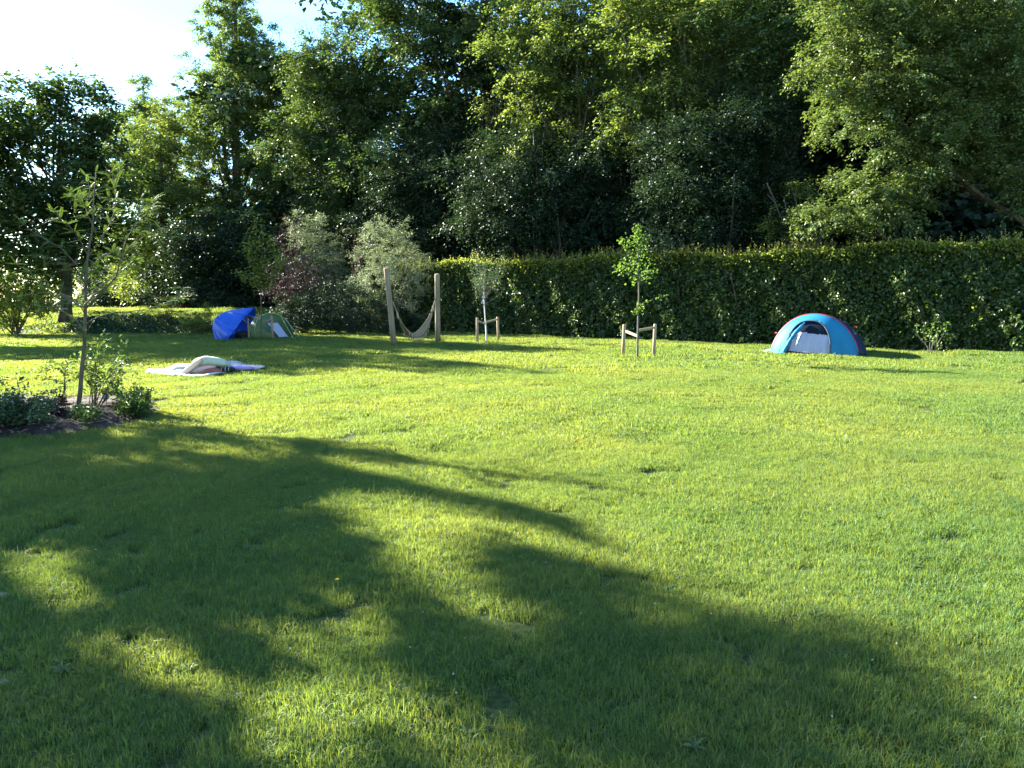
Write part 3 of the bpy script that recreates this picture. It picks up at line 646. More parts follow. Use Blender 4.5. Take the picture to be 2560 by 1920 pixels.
shrub('edge_bush', 'small pale bush at the left end of the blue sun shelter', 505, 835, [(505, 800, 22, 18), (515, 775, 8, 18), (480, 812, 26, 12)], M['yellow'], .06, 60, .2, .012, D=31)
# rusty fern-like sumac on the mound
def pinnate(name, mat, tips, nl, leaflet, parent, origin, wid=.34, droop=.15, keepr=None):
    """compound leaves: tips = list of (base point, direction, length); leaflets in pairs along each"""
    pos, dr, nr, rn = [], [], [], []
    for b, d, L in tips:
        d = unit(np.array(d, float)); side = unit(np.cross(d, [0, 0, 1.0])+1e-6); up = np.cross(side, d); r0 = rng.random()
        side = unit(side+up*rng.normal(0, .45)); nn = unit(np.cross(side, d))
        for k in range(nl):
            t = (k+1)/nl; p = b+d*L*t+np.array([0, 0, -droop*L*t*t]); sc = leaflet*(1-.55*abs(t-.4))
            for s in (-1, 1): pos.append(p); dr.append(side*s*.85+d*.5+np.array([0, 0, -droop*.5])); nr.append(nn+rng.normal(0, .2, 3)); rn.append((r0*.6+rng.random()*.4, sc))
    rn = np.array(rn)
    return leaves(name, np.array(pos), np.array(dr), np.array(nr), rn[:, 1], rn[:, 1]*wid, mat, parent, origin, rn[:, 0])
def sumac():
    base = groundpt(415, 800, 33.5); root = empty('sumac_shrub', base, 'small shrub with feathery pinnate leaves and rusty fronds on the grassy mound', 'shrub'); g = Geo(); tips = []; rust = []
    for i in range(9):
        e = base+np.array([rng.normal(0, .35), rng.normal(0, .3), rng.uniform(.3, 1.0)]); c = curve([base, (base+e)/2+[0, 0, .1], e], 5); g.tube(c, np.linspace(.02, .008, len(c)), 5)
        for q in range(6):
            a = q*1.05+rng.random(); (tips if i < 6 else rust).append((e, [math.cos(a), math.sin(a), .35], rng.uniform(.35, .55)))
    g.build('stems', M['brownbark'], root, base)
    pinnate('fronds', M['yellow'], tips, 7, .16, root, base); pinnate('rusty_fronds', M['red'], rust, 7, .12, root, base)
sumac()
def mound_cover():
    n = 9500; x = rng.uniform(-21.5, -11, n); y = rng.uniform(31.5, 34.0, n); z = height(x, y)
    front = smooth((y-31.6)/1.0)*smooth((34.2-y)/1.2)*(0.05+0.16*np.sin(x*1.3)**2+.08*np.sin(x*3.7)**2)+.03
    k = (x > -19.0)|(rng.random(n) < .15); k &= (z > .04)|(rng.random(n) < .25)
    p = np.column_stack([x, y, z+front*rng.random(n)])[k]; n = len(p)
    leaves('ground_cover', p, rng.normal(0, .7, p.shape)+np.array([0, 0, .4]), rng.normal(0, .8, p.shape)+np.array([0, 0, .5]), rng.uniform(.07, .16, n), rng.uniform(.04, .08, n), M['dark'], kind='stuff')['label'] = 'rough dark ground cover on the bank of the grassy mound'
mound_cover()

# ------------------------------------------------------------------ young trees on the lawn
def staked(gname, label, Dl, Lb, Lt, Rb, Rt, cross, rad=.045, group='wooden tree stakes on the lawn'):
    """two round posts with two boards running from them to the young tree"""
    a, b = G(*Lb), G(*Rb); a[2] = hz(a[0], a[1]); b[2] = hz(b[0], b[1]); c = (a+b)/2
    root = empty(gname, c, label, 'tree stakes', group)
    tops = []
    for p, t in ((a, Lt), (b, Rt)):
        q = P(*t, p[1]); g = Geo(); dirv = unit(q-p)
        g.tube([p-dirv*.1, p+(q-p)*.5, q-dirv*.015, q], [rad, rad, rad, rad*.82], 12); g.build('post', M['stake'], root, c); tops.append((p, q))
    m = cross
    for (p, q), (pv, mv) in zip(tops, m):
        s = p+(q-p)*pv; e = np.array(mv); ax = (e-s)/2; sd = unit(np.cross(ax, [0, 0, 1.]))*.011; g = Geo()
        g.box((s+e)/2 - unit(np.cross(ax, [0, 0, 1.]))*0.0, ax, sd, unit(np.cross(sd, ax))*.032); g.build('crossbar', M['stake'], root, c, smooth_=False)
    return root
def sapling(name, label, trunk_px, D, r0, r1, mat_bark, branches, leaf_fn, cat='young tree', brmat=None):
    pts = [P(u, v, D) for u, v in trunk_px]; pts[0][2] = hz(pts[0][0], pts[0][1])-.03
    base = pts[0].copy(); base[2] += .03
    root = empty(name, base, label, cat); g = Geo(); c = curve(pts, 18); g.tube(c, np.linspace(r0, r1, len(c)), 8)
    ends = []
    if brmat is not None: g.build('trunk', mat_bark, root, base); g = Geo()
    for br in branches:
        q = [P(u, v, D+dd*(i/(len(br['p'])-1))) for i, (u, v) in enumerate(br['p']) for dd in [br.get('d', 0)]]
        cc = curve(q, 8, .004); g.tube(cc, np.linspace(br.get('r', .012), .003, len(cc)), 6, False); ends.append(cc)
    g.build('branches' if brmat is not None else 'trunk', brmat or mat_bark, root, base)
    leaf_fn(root, base, c, ends); return root
# ginkgo
def ginkgo_leaves(root, base, c, ends):
    pos, dr = [], []
    def fan(p, n, s):
        for _ in range(max(3, int(n*.6))): pos.append(p+rng.normal(0, s, 3)); dr.append(rng.normal(0, 1, 3)+np.array([0, 0, .1]))
    for u, v, s, n in [(1597, 568, .05, 40), (1597, 590, .07, 60), (1590, 605, .12, 90), (1602, 615, .10, 60), (1570, 610, .08, 40), (1555, 602, .06, 25), (1600, 640, .12, 60), (1580, 660, .12, 60), (1590, 680, .16, 90), (1560, 668, .1, 40), (1545, 672, .08, 30), (1610, 690, .12, 60), (1620, 660, .08, 24)]:
        fan(P(u, v, base[1]+rng.normal(0, .08)), n, s)
    for cc in ends:
        for p in cc[1:]: fan(p, 9, .035)
    for v in range(575, 700, 7): fan(P(1596, v, base[1]), 5, .04)
    for u, v in [(1590, 775), (1600, 772), (1585, 785), (1598, 782), (1606, 770)]: fan(P(u, v, base[1]), 12, .04)
    pos = np.array(pos); leaves('leaves', pos, np.array(dr), rng.normal(0, 1, pos.shape)+np.array([0, 0, .5]), rng.uniform(.045, .07, len(pos)), rng.uniform(.05, .08, len(pos)), M['ginkgo'], root, base, shape='hex')
Dg = G(1593, 901)[1]
sapling('ginkgo_sapling', 'slender ginkgo sapling with fan leaves tied between two stakes, nearest of the staked trees', [(1593, 901), (1594, 860), (1595, 800), (1597, 740), (1596, 680), (1596, 620), (1598, 562)], Dg, .028, .008, M['greybark'],
        [{'p': [(1596, 790), (1592, 765), (1605, 760), (1640, 745), (1665, 735)], 'r': .010, 'd': -.3}, {'p': [(1596, 660), (1575, 640), (1553, 603)], 'd': .1}, {'p': [(1596, 640), (1610, 612), (1622, 595)], 'd': -.15}, {'p': [(1596, 705), (1570, 680), (1540, 672)], 'd': .2}, {'p': [(1596, 700), (1618, 684), (1640, 676)], 'd': .3}, {'p': [(1596, 600), (1590, 580), (1583, 570)], 'd': 0}], ginkgo_leaves)
staked('tree_stakes', 'pair of round stakes holding the ginkgo sapling, nearest of the staked pairs', Dg, (1557, 897), (1561, 811), (1634, 893), (1638, 810), [(.82, P(1594, 840, Dg)), (.90, P(1595, 826, Dg))])
# birch
def birch_leaves(root, base, c, ends):
    pos, dr = [], []
    for cc in ends:
        for p in cc[4:]:
            for _ in range(13): pos.append(p+rng.normal(0, .10, 3)); dr.append(rng.normal(0, .6, 3)+np.array([0, 0, -.4]))
    pos = np.array(pos); leaves('leaves', pos, np.array(dr), rng.normal(0, 1, pos.shape), rng.uniform(.03, .05, len(pos)), rng.uniform(.018, .028, len(pos)), M['bluish'], root, base)
Db = G(1217, 857)[1]; brs = []
for i in range(30):
    x1 = rng.uniform(-45, 62); y1 = rng.uniform(612, 700)+abs(x1)*.5; y0 = rng.uniform(735, 775)-abs(rng.normal(0, 25)) if i > 5 else 755
    brs.append({'p': [(1213, y0), (1213+x1*.55, y0*.55+y1*.45), (1213+x1, y1)], 'r': .008, 'd': rng.normal(0, .5)})
sapling('birch_sapling', 'white-stemmed birch sapling with fine upright twigs between two stakes in front of the hedge', [(1217, 857), (1215, 820), (1212, 780), (1210, 745), (1210, 700)], Db, .034, .005, M['birch'], brs, birch_leaves, brmat=M['greybark'])
staked('tree_stakes', 'pair of round stakes holding the white birch sapling beside the hammock', Db, (1193, 857), (1193, 794), (1246, 854), (1244, 792), [(.88, P(1213, 809, Db)), (.90, P(1214, 806, Db))])
# yellow-green sapling by the green tent
def maple_leaves(root, base, c, ends):
    pos, dr = [], []
    for cc in ends:
        for p in cc[1:]:
            for _ in range(26): pos.append(p+rng.normal(0, .10, 3)); dr.append(rng.normal(0, .8, 3)*[1, 1, .3]+np.array([0, 0, -.15]))
    for p in c[len(c)//2+1:]:
        for _ in range(14): pos.append(p+rng.normal(0, .09, 3)); dr.append(rng.normal(0, .8, 3)*[1, 1, .3])
    pos = np.array(pos); leaves('leaves', pos, np.array(dr), rng.normal(0, .35, pos.shape)+np.array([0, 0, 1.]), rng.uniform(.08, .13, len(pos)), rng.uniform(.07, .11, len(pos)), M['yellow'], root, base)  # bright yellow leaf colour stands in for sun on this crown
Dm = G(653, 853)[1]
sapling('young_maple', 'young tree with upright yellow-green branches staked in front of the green tent', [(653, 853), (653, 800), (652, 740), (652, 690), (655, 640), (656, 570)], Dm, .03, .008, M['brownbark'],
        [{'p': [(652, 735), (635, 690), (628, 640), (622, 590)], 'd': .2}, {'p': [(652, 725), (668, 690), (675, 640), (672, 590)], 'd': -.2}, {'p': [(652, 728), (630, 705), (612, 690), (596, 680)], 'd': -.4}, {'p': [(652, 730), (680, 700), (700, 670), (712, 645)], 'd': .4},
         {'p': [(652, 700), (645, 650), (640, 600), (642, 555)], 'd': .5}, {'p': [(652, 715), (690, 680), (695, 650), (690, 620)], 'd': -.6}, {'p': [(652, 700), (640, 660), (615, 620)], 'd': .0}], maple_leaves)
staked('tree_stakes', 'pair of round stakes with slanting boards in front of the green tent', Dm, (622, 849), (619, 789), (682, 848), (678, 789), [(.94, P(651, 797, Dm)), (.86, P(652, 807, Dm))])
g = Geo(); c0 = P(653, 734, Dm-.03); g.box(c0, [.05, 0, -.008], [0, .035, 0], [.002, 0, .012]); g.box(c0+[.05, -.01, -.03], [.03, 0, -.02], [0, .004, 0], [.004, 0, .01])
tag(g.build('white_tie', rough_mat('white_tape', (.75, .75, .75), (.85, .85, .85)), smooth_=False, origin=c0), 'short white tie round the stem of the young tree by the green tent', 'tie')
g = Geo(); c1 = P(1207, 752, Db-.04); g.box(c1, [.045, 0, .085], [0, .004, 0], [.016, 0, -.008]); g.box(c1+[.03, 0, .12], [.05, 0, .0], [0, .04, 0], [0, 0, .018])
tag(g.build('white_tie', rough_mat('white_ribbon', (.72, .72, .72), (.85, .85, .85)), smooth_=False, origin=c1), 'white ribbon tied round the birch stem with its end hanging down', 'tie')

# feathery sapling in the foreground bed
def locust():
    D = G(195, 1046)[1]; tr = [(190, 1046), (200, 985), (203, 940), (211, 860), (213, 800), (214, 740), (216, 680), (222, 620), (232, 570), (233, 520), (240, 430)]
    br = [dict(p=[(215, 770), (245, 740), (290, 690), (315, 600), (345, 555), (350, 500)], r=.013, d=-.5), dict(p=[(305, 650), (330, 610), (400, 572)], r=.008, d=-.6),
          dict(p=[(214, 760), (240, 735), (270, 712), (295, 692)], r=.011, d=.3), dict(p=[(214, 812), (240, 795), (290, 782), (350, 776), (400, 765)], r=.011, d=-.7), dict(p=[(214, 745), (250, 715), (300, 680), (335, 650)], r=.011, d=.5),
          dict(p=[(214, 790), (200, 765), (150, 735), (100, 700), (40, 660)], r=.010, d=-.4), dict(p=[(214, 775), (180, 745), (120, 730), (55, 740)], r=.009, d=.4), dict(p=[(216, 700), (190, 660), (150, 620), (95, 590), (60, 560)], r=.009, d=.3),
          dict(p=[(220, 640), (200, 600), (170, 560), (130, 530)], r=.009, d=-.5), dict(p=[(218, 720), (200, 690), (160, 660), (110, 640)], r=.008, d=-.7), dict(p=[(222, 640), (250, 600), (275, 560), (290, 500), (280, 430)], r=.009, d=.3),
          dict(p=[(232, 560), (260, 520), (285, 470), (300, 420)], r=.007, d=-.3), dict(p=[(213, 830), (190, 800), (150, 775), (100, 765)], r=.007, d=.6), dict(p=[(232, 560), (215, 520), (225, 470), (215, 440)], r=.007, d=.2),
          dict(p=[(216, 700), (235, 660), (262, 640), (300, 620)], r=.008, d=.7), dict(p=[(214, 820), (205, 835), (200, 850)], r=.006, d=-.2), dict(p=[(232, 540), (200, 500), (180, 480)], r=.006, d=-.4), dict(p=[(345, 555), (370, 530), (385, 500)], r=.005, d=-.6),
          dict(p=[(400, 765), (440, 745), (452, 720)], r=.005, d=-.9)]
    def lf(root, base, c, ends):
        tips = []
        for cc in ends:
            L = len(cc)
            for i in range(L//4, L):
                d0 = unit(cc[min(i+1, L-1)]-cc[max(i-1, 0)])
                for _ in range(5):
                    d = d0*.6+rng.normal(0, .8, 3)*[1, 1, .45]; tips.append((cc[i], d, rng.uniform(.10, .20)))
        for p in c[len(c)*5//9:]:
            for _ in range(2): tips.append((p, rng.normal(0, 1, 3)*[1, 1, .5], rng.uniform(.12, .2)))
        pinnate('leaves', M['bedleaf'], tips, 12, .026, root, base, .30, .18)
        g = Geo(); [g.tube([b, b+unit(np.array(d))*L*.5-[0, 0, .045*L], b+unit(np.array(d))*L-[0, 0, .18*L]], .0016, 3, False) for b, d, L in tips]
        g.build('leaf_stalks', M['ginkgo_stalk'], root, base)['kind'] = 'stuff'
    M['ginkgo_stalk'] = rough_mat('green_stalk', (.09, .13, .04), (.13, .17, .06))
    sapling('feathery_sapling', 'nearest young tree, thin bent trunk with feathery pinnate leaves in the left bed', tr, D, .032, .006, M['brownbark'], br, lf)
locust()

# ------------------------------------------------------------------ bed plants
def stem_shrub(name, label, u, v, stems_px, mat, leaf, n_per, lw=.36, cat='shrub', bark='brownbark', r=.007, start=.3, s=.02, dd=.25, D=None):
    base = groundpt(u, v, D); base[2] += .06; root = empty(name, base, label, cat); g = Geo(); pos, dr = [], []
    for q in stems_px:
        e = [base+np.array([rng.normal(0, .03), rng.normal(0, .03), -.06])]+[P(a, b, base[1]+rng.normal(0, dd)) for a, b in q]
        c = curve(e, 10, .003); g.tube(c, np.linspace(r, r*.3, len(c)), 5, False)
        for i in range(int(len(c)*start), len(c)):
            d0 = unit(c[min(i+1, len(c)-1)]-c[i-1])
            for _ in range(n_per): pos.append(c[i]+rng.normal(0, s, 3)); dr.append(d0*.5+rng.normal(0, .8, 3)*[1, 1, .6])
    g.build('stems', M[bark], root, base); pos = np.array(pos)
    l_ = leaf*rng.uniform(.6, 1.2, len(pos))
    leaves('leaves', pos, np.array(dr), rng.normal(0, .55, pos.shape)+np.array([0, 0, 1.]), l_, l_*lw, mat, root, base, shape='hex'); return root
def rnd_stems(u0, u1, v0, v1, n, mid=None):
    out = []
    for _ in range(n):
        u, v = rng.uniform(u0, u1), rng.uniform(v0, v1); m = mid or ((u0+u1)/2)
        out.append([((u*.55+m*.45), v*.5+1030*.5), (u+rng.normal(0, 6), v)])
    return out
stem_shrub('leafy_shrub', 'upright leafy shrub behind the bent sapling trunk with pale leaf tips', 235, 1032, rnd_stems(205, 312, 845, 950, 15, 245)+[[(260, 950), (308, 862)], [(240, 930), (262, 838)], [(250, 980), (300, 900), (345, 985-40)]], M['bedleaf'], .080, 6, start=.5, s=.04)
stem_shrub('leafy_shrub', 'low dense leafy shrub at the right end of the bed', 335, 1042, rnd_stems(285, 382, 965, 1030, 34, 335), M['bedleaf'], .07, 8, start=.25, s=.03)
stem_shrub('seedling_tree', 'thin stemmed seedling with spreading sprays of narrow leaves left of the bent sapling', 163, 1036, [[(163, 1000), (161, 950), (166, 905)], [(162, 950), (140, 920), (105, 928)], [(162, 945), (175, 925), (200, 935)], [(163, 965), (130, 950), (100, 945)], [(161, 930), (130, 900), (118, 895)], [(163, 925), (185, 900), (200, 905)], [(163, 960), (190, 945), (205, 930)]], M['bedleaf'], .06, 6, start=.4, s=.02, dd=.1, r=.004)
stem_shrub('spreading_shrub', 'dark green shrub with arching sprays filling the left end of the bed', 30, 1075, rnd_stems(-60, 140, 985, 1062, 42, 40)+[[(70, 1010), (110, 985), (140, 978)], [(40, 1010), (20, 975), (2, 948)], [(50, 1000), (62, 970), (48, 945)], [(20, 1010), (-10, 980), (-30, 960)], [(80, 1020), (120, 1000), (146, 996)]], M['bluish'], .05, 10, .5, start=.2, s=.03)
stem_shrub('spreading_shrub', 'low blue-green shrub at the left edge of the frame in the bed', -60, 1090, rnd_stems(-160, 10, 990, 1080, 30, -60), M['bluish'], .06, 9, .5, start=.2, s=.03)
stem_shrub('red_plant', 'small plant with a red leaf tuft beside the thin seedling', 150, 1046, [[(150, 1010), (150, 995)], [(148, 1015), (142, 1000)], [(152, 1015), (157, 998)]], M['red'], .07, 3, .7, 'plant', start=.6, s=.012, dd=.05)
stem_shrub('purple_plant', 'dark purple leafy plant between the green shrub and the sapling trunk', 128, 1050, rnd_stems(95, 165, 1006, 1040, 16, 128), M['purple'], .07, 6, .6, 'plant', start=.3, s=.025, dd=.12)
stem_shrub('low_weeds', 'low green weeds round the foot of the bent sapling', 215, 1058, rnd_stems(170, 262, 1020, 1052, 22, 215), M['bedleaf'], .06, 5, .4, 'plant', start=.3, s=.03, r=.004)
stem_shrub('bare_stemmed_shrub', 'small shrub with thin bare stems and few round leaves against the hedge at the right', 2325, 886, [[(2315, 860), (2306, 820)], [(2325, 850), (2332, 812)], [(2340, 866), (2362, 830), (2368, 805)], [(2332, 860), (2345, 822)], [(2318, 866), (2296, 840), (2292, 812)]], M['ginkgo'], .075, 3, .9, start=.6, s=.04, dd=.1, bark='greybark', r=.012)
def ornament():
    p = P(265, 1030, G(265, 1030)[1]); p[2] = hz(p[0], p[1])+.05; D = p[1]; root = empty('garden_ornament', p, 'small brown and white ornament on a thin red rod among the bed plants', 'ornament')
    g = Geo(); g.tube([p-[0, 0, .1], P(266, 1000, D)], .005, 6); g.build('rod', rough_mat('red_rod', (.35, .05, .03), (.4, .07, .04)), root, p)
    def ball(u, v, rx, rz, nm, mat, lump=.12):
        c = P(u, v, D); pts = []
        for i in range(13):
            for j in range(17):
                a, b = math.pi*i/12, 2*math.pi*j/16; r = 1+lump*math.sin(5*b+3*a)*math.sin(3*a)
                pts.append(c+np.array([rx*math.sin(a)*math.cos(b), rx*.8*math.sin(a)*math.sin(b), rz*math.cos(a)])*r)
        g = Geo(); g.grid(pts, 13, 17); return g.build(nm, mat, root, p)
    ball(263, 979, .055, .045, 'head', rough_mat('brown_clay', (.16, .09, .06), (.30, .19, .14), 30)); ball(264, 993, .048, .04, 'body', rough_mat('white_glaze', (.45, .50, .58), (.62, .66, .74), 20), .05)
ornament()

# ------------------------------------------------------------------ unseen trees left of the frame, crowns cut to throw the foreground shade
def shade_trees():
    s = np.array([SD[0], SD[1]]); s = s/np.linalg.norm(s); nrm = np.array([-s[1], s[0]]);
    if nrm[1] < 0: nrm = -nrm
    te = math.tan(SUN_EL); K = 2560/2212.
    # places where the sun reaches the grass between the shadows, as points on the lawn
    def poly(pts): return np.array([G(a*K, b*K)[:2] for a, b in pts])
    edge = poly([(-900, 1010), (-300, 930), (0, 912), (120, 902), (240, 888), (335, 893), (430, 920), (520, 962), (620, 968), (700, 955), (840, 985), (900, 1000), (720, 1005), (790, 1030), (1020, 1070), (1260, 1135), (1230, 1150), (1000, 1100),
                 (820, 1068), (690, 1108), (760, 1135), (800, 1185), (830, 1240), (900, 1290), (1000, 1350), (1120, 1400), (1250, 1430), (1180, 1330), (1060, 1215), (1090, 1180), (1230, 1225), (1250, 1165), (1500, 1245), (1700, 1320), (1880, 1365),
                 (2000, 1390), (2212, 1430), (2212, 1490), (2000, 1420), (2080, 1480), (2212, 1550), (3400, 2050), (3400, 3200), (-900, 3200)])
    holes = [poly(q) for q in ([(60, 1185), (150, 1180), (200, 1225), (270, 1290), (280, 1330), (70, 1335), (10, 1300)], [(210, 1405), (300, 1390), (420, 1425), (490, 1475), (520, 1540), (380, 1520), (280, 1480), (220, 1440)],
             [(630, 1325), (760, 1275), (860, 1330), (900, 1420), (1000, 1540), (1010, 1700), (420, 1700), (560, 1560), (600, 1480), (570, 1400)], [(1000, 1640), (1500, 1650), (1500, 1760), (1000, 1760)],
             [(420, 960), (600, 990), (560, 1010), (420, 985)], [(1290, 1190), (1560, 1275), (1800, 1360), (1760, 1370), (1500, 1300), (1250, 1215)])]
    lowp = poly([(850, 1480), (1200, 1560), (1350, 1700), (1350, 1900), (300, 1900), (500, 1560)])
    holes = [h.mean(0)+(h-h.mean(0))*m_ for h, m_ in zip(holes, (1.0, 1.25, 1.05, 1, 1.2, 1.1))]
    def shaded(pos, jit):  # keeps only leaves whose shadow lands inside the drawn shade
        gx = pos[:, 0]-s[0]*pos[:, 2]/te + rng.normal(0, jit, len(pos)); gy = pos[:, 1]-s[1]*pos[:, 2]/te + rng.normal(0, jit, len(pos))
        ok = inpoly(gx, gy, edge)
        q1 = np.sin(gx*4.3+2*np.sin(gy*3.1))*np.sin(gy*5.1+2.2*np.sin(gx*2.7)); q2 = np.sin(gx*11+3*np.sin(gy*7))*np.sin(gy*13+2*np.sin(gx*9))
        ok &= ~((q1 > .48) & (rng.random(len(pos)) < .85)) & ~((q2 > .55) & (rng.random(len(pos)) < .8))
        low = inpoly(gx, gy, lowp); ok &= ~(low & (rng.random(len(pos)) < .6))
        for i, h in enumerate(holes): ok &= ~(inpoly(gx, gy, h) & (rng.random(len(pos)) < (1, 1, .93, .7, .8, 1)[i]))
        return ok
    def at(p, q): return nrm*p+s*q
    spec = [('side_tree', 'leafy tree beside the camera to the left whose long shadow crosses the near lawn', at(1.2, 21), [(1.6, 20, 6.2, 3.6, 3.2, 3.0), (0.4, 24, 8.5, 3.8, 3.4, 3.2), (2.4, 17.0, 5.2, 2.6, 2.6, 2.2), (3.0, 22, 8.0, 2.6, 3, 2.6), (-.8, 19, 5.0, 3, 3, 2.4)]),
            ('side_tree', 'taller leafy tree farther left whose crown shades the lawn edge', at(3.0, 30), [(2.4, 29, 9.4, 3.8, 3.4, 3.2), (3.4, 32, 11.5, 3.4, 3.4, 3.0), (.5, 31, 10, 3.6, 3.4, 3.2), (3.6, 27, 7.6, 2.4, 2.6, 2.4), (1.6, 35, 13.6, 3.4, 3.4, 2.8)]),
            ('side_tree', 'low leafy tree close on the left whose shadow covers the near corner', at(-.5, 13.5), [(.6, 13, 3.6, 2.4, 2.6, 2.0), (-1.2, 14, 4.4, 2.6, 2.6, 2.4), (2.2, 15.5, 4.4, 2.0, 2.4, 2.0)])]
    edge2 = np.array([G(*q)[:2] for q in [(-700, 888), (200, 868), (320, 850), (700, 862), (960, 880), (1100, 905), (1440, 930), (1250, 938), (700, 944), (560, 932), (520, 912), (300, 918), (180, 900), (-700, 915)]])
    bb = np.array([-25.5, 30.0]); bl = [(-25.5, 30, 8, 3.6, 3.4, 3.4), (-24, 31.5, 11.0, 3.4, 3.4, 2.6), (-27.5, 31, 9, 3.2, 3.4, 3.4), (-25, 32, 5.6, 3.4, 3.0, 2.0), (-24.6, 29, 5, 2.4, 2.4, 2)]
    def band(pos):  # crown of the added tree is cut to a drawn band of shade
        gx = pos[:, 0]-s[0]*pos[:, 2]/te+rng.normal(0, .1, len(pos)); gy = pos[:, 1]-s[1]*pos[:, 2]/te+rng.normal(0, .1, len(pos))
        return inpoly(gx, gy, edge2) & (pos[:, 0]/pos[:, 1] < -.70)
    make_tree('side_tree', 'leafy tree added beyond the left edge of the view to shade the picnic blanket', 'tree', (bb[0], bb[1], 0), bl, M['beech'], M['bark'], 900, 9, 8, .18, .68, .9, .2, 'trees left of the lawn', (bb[0], bb[1], 11), 4, .2, 2.2, keep=band)
    for nm, lab, b, lst in spec:
        bl = [(*at(p, q), z, a, c_, d) for p, q, z, a, c_, d in lst]
        make_tree(nm, lab, 'tree', (b[0], b[1], 0), bl, M['beech'], M['bark'], 700, 9, 8, .17, .68, .9, .2, 'trees left of the lawn', (b[0]+.3, b[1]+.2, max(q[2] for q in bl)), 4, .2, 2.2, keep=lambda p: shaded(p, .06), end=.012)
shade_trees()

# ------------------------------------------------------------------ hammock
def hammock():
    base1 = G(985, 868); base2 = G(1095, 857)
    posts = []
    for (b, t, lab, rad) in ((base1, (966, 670), 'leaning round wooden post holding the left end of the hammock', .090), (base2, (1093, 685), 'upright round wooden post holding the right end of the hammock', .090)):
        b[2] = hz(b[0], b[1]); q = P(*t, b[1]-(.25 if rad else 0)); g = Geo(); d = unit(q-b)
        g.tube([b-d*.15, b+(q-b)*.33, b+(q-b)*.66, q-d*.02, q], [rad*1.03, rad, rad*.98, rad*.97, rad*.90], 18)
        o = g.build('hammock_post', M['wood'], None, b); tag(o, lab, 'post', 'hammock posts'); posts.append((b, q))
    (b1, t1), (b2, t2) = posts
    A = b1+(t1-b1)*.575+np.array([.10, .02, 0]); B = b2+(t2-b2)*.625+np.array([-.08, -.05, 0])
    base = (A+B)/2; base[2] = .3
    root = empty('hammock', base, 'cream fringed cloth hammock hanging between the two round posts', 'hammock')
    # centre line
    low = P(1038, 846, (A[1]+B[1])/2)
    def ctr(t):
        p = A*(1-t)+B*t; chord = p[2]; sag = (chord-low[2]) if True else 0
        s = 1-abs(2*t-1)**1.85
        m = A*.5+B*.5; p = p.copy(); p[2] -= (m[2]-low[2])*s; return p
    ax = unit((B-A)*[1, 1, 0]); wd = np.array([ax[1], -ax[0], 0.0]);                    # towards the camera side
    if wd[1] > 0: wd = -wd
    nu, nv = 46, 25; pts = np.zeros((nu, nv, 3)); T = np.linspace(.17, .90, nu)
    for i, t in enumerate(T):
        k = (t-T[0])/(T[-1]-T[0]); w = .05+.15*math.sin(math.pi*k)**1.2; c = ctr(t)
        for j in range(nv):
            a = (j/(nv-1)*2-1); fold = .018*math.sin(a*17+t*9)*(.4+abs(a)) * (1.3-math.sin(math.pi*k))
            lift = (.12*math.sin(math.pi*k)**1.2)*a*a*(1.2 if a < 0 else .6)
            pts[i, j] = c+wd*(a*w*.62)+np.array([0, 0, lift+fold])+ax*0
    g = Geo(); g.grid(pts.reshape(-1, 3), nu, nv)
    hm = stripe_mat('hammock_cloth', [(0.0, (.36, .27, .15)), (.30, (.22, .15, .09)), (.38, (.40, .30, .17)), (.62, (.22, .12, .09)), (.70, (.36, .27, .16)), (.9, (.27, .22, .11))], 11.0, 'Y', .95, .28)
    o = g.build('cloth', hm, root, base); sm = o.modifiers.new('thick', 'SOLIDIFY'); sm.thickness = .008
    rope = rough_mat('cotton_rope', (.30, .23, .14), (.42, .33, .21), 60, .95, .6)
    for S, i in ((A, 0), (B, nu-1)):
        g = Geo(); knot = S+(pts[i].mean(0)-S)*.55
        g.tube(curve([S, (S+knot)/2+[0, 0, -.02], knot], 6), .017, 8); g.build('rope', rope, root, base)
        g = Geo()
        for j in range(0, nv, 3):
            e = pts[i, j]; g.tube(curve([knot, (knot+e)/2+rng.normal(0, .008, 3), e], 5), .006, 4, False)
        g.tube(curve([knot-[0, 0, .06], knot, knot+[0, 0, .05]], 5), [.02, .035, .034, .03, .02][:len(curve([knot-[0, 0, .06], knot, knot+[0, 0, .05]], 5))], 7)
        oo = g.build('end_cords', rope, root, base); oo['kind'] = 'stuff'
        g = Geo(); g.tube([knot+[.01, -.03, 0], knot+[.015, -.04, -.07], knot+[.01, -.045, -.17]], [.012, .03, .026], 7); g.build('tassel', rope, root, base)
    # net edging and the fringe along both long sides
    for j, sgn in ((nv-1, 1), (0, -1)):
        g = Geo(); e = pts[:, j]; n_ = len(e); lowr = e.copy(); k = np.sin(np.pi*np.linspace(0, 1, n_)); lowr[:, 2] -= .085*k+.01; lowr += wd*sgn*.02
        g.tube(e, .010, 5); g.tube(lowr, .007, 5)
        for i in range(1, n_-1): g.tube([e[i], (e[i]+lowr[min(i+1, n_-1)])/2, lowr[min(i+1, n_-1)]], .005, 4, False)
        oo = g.build('net_edging', rope, root, base); oo['kind'] = 'stuff'
        for i in range(8, n_-6, 3):
            p = lowr[i]; q = p+np.array([rng.normal(0, .008), 0, -.10]); g = Geo()
            g.tube([p, p*.8+q*.2, p*.6+q*.4, q], [.008, .020, .014, .021], 7); g.build('tassel', rope, root, base)
    # eye bolt on the right post
    g = Geo(); cc = B+[.0, -.06, .06]; g.tube([cc+[.03*math.cos(a), -.0, .03*math.sin(a)] for a in np.linspace(0, 2*math.pi, 13)], .008, 6, False)
    g.build('eye_ring', rough_mat('dark_steel', (.08, .08, .08), (.14, .14, .14), rough=.4, metallic=1.0), root, base)
hammock()

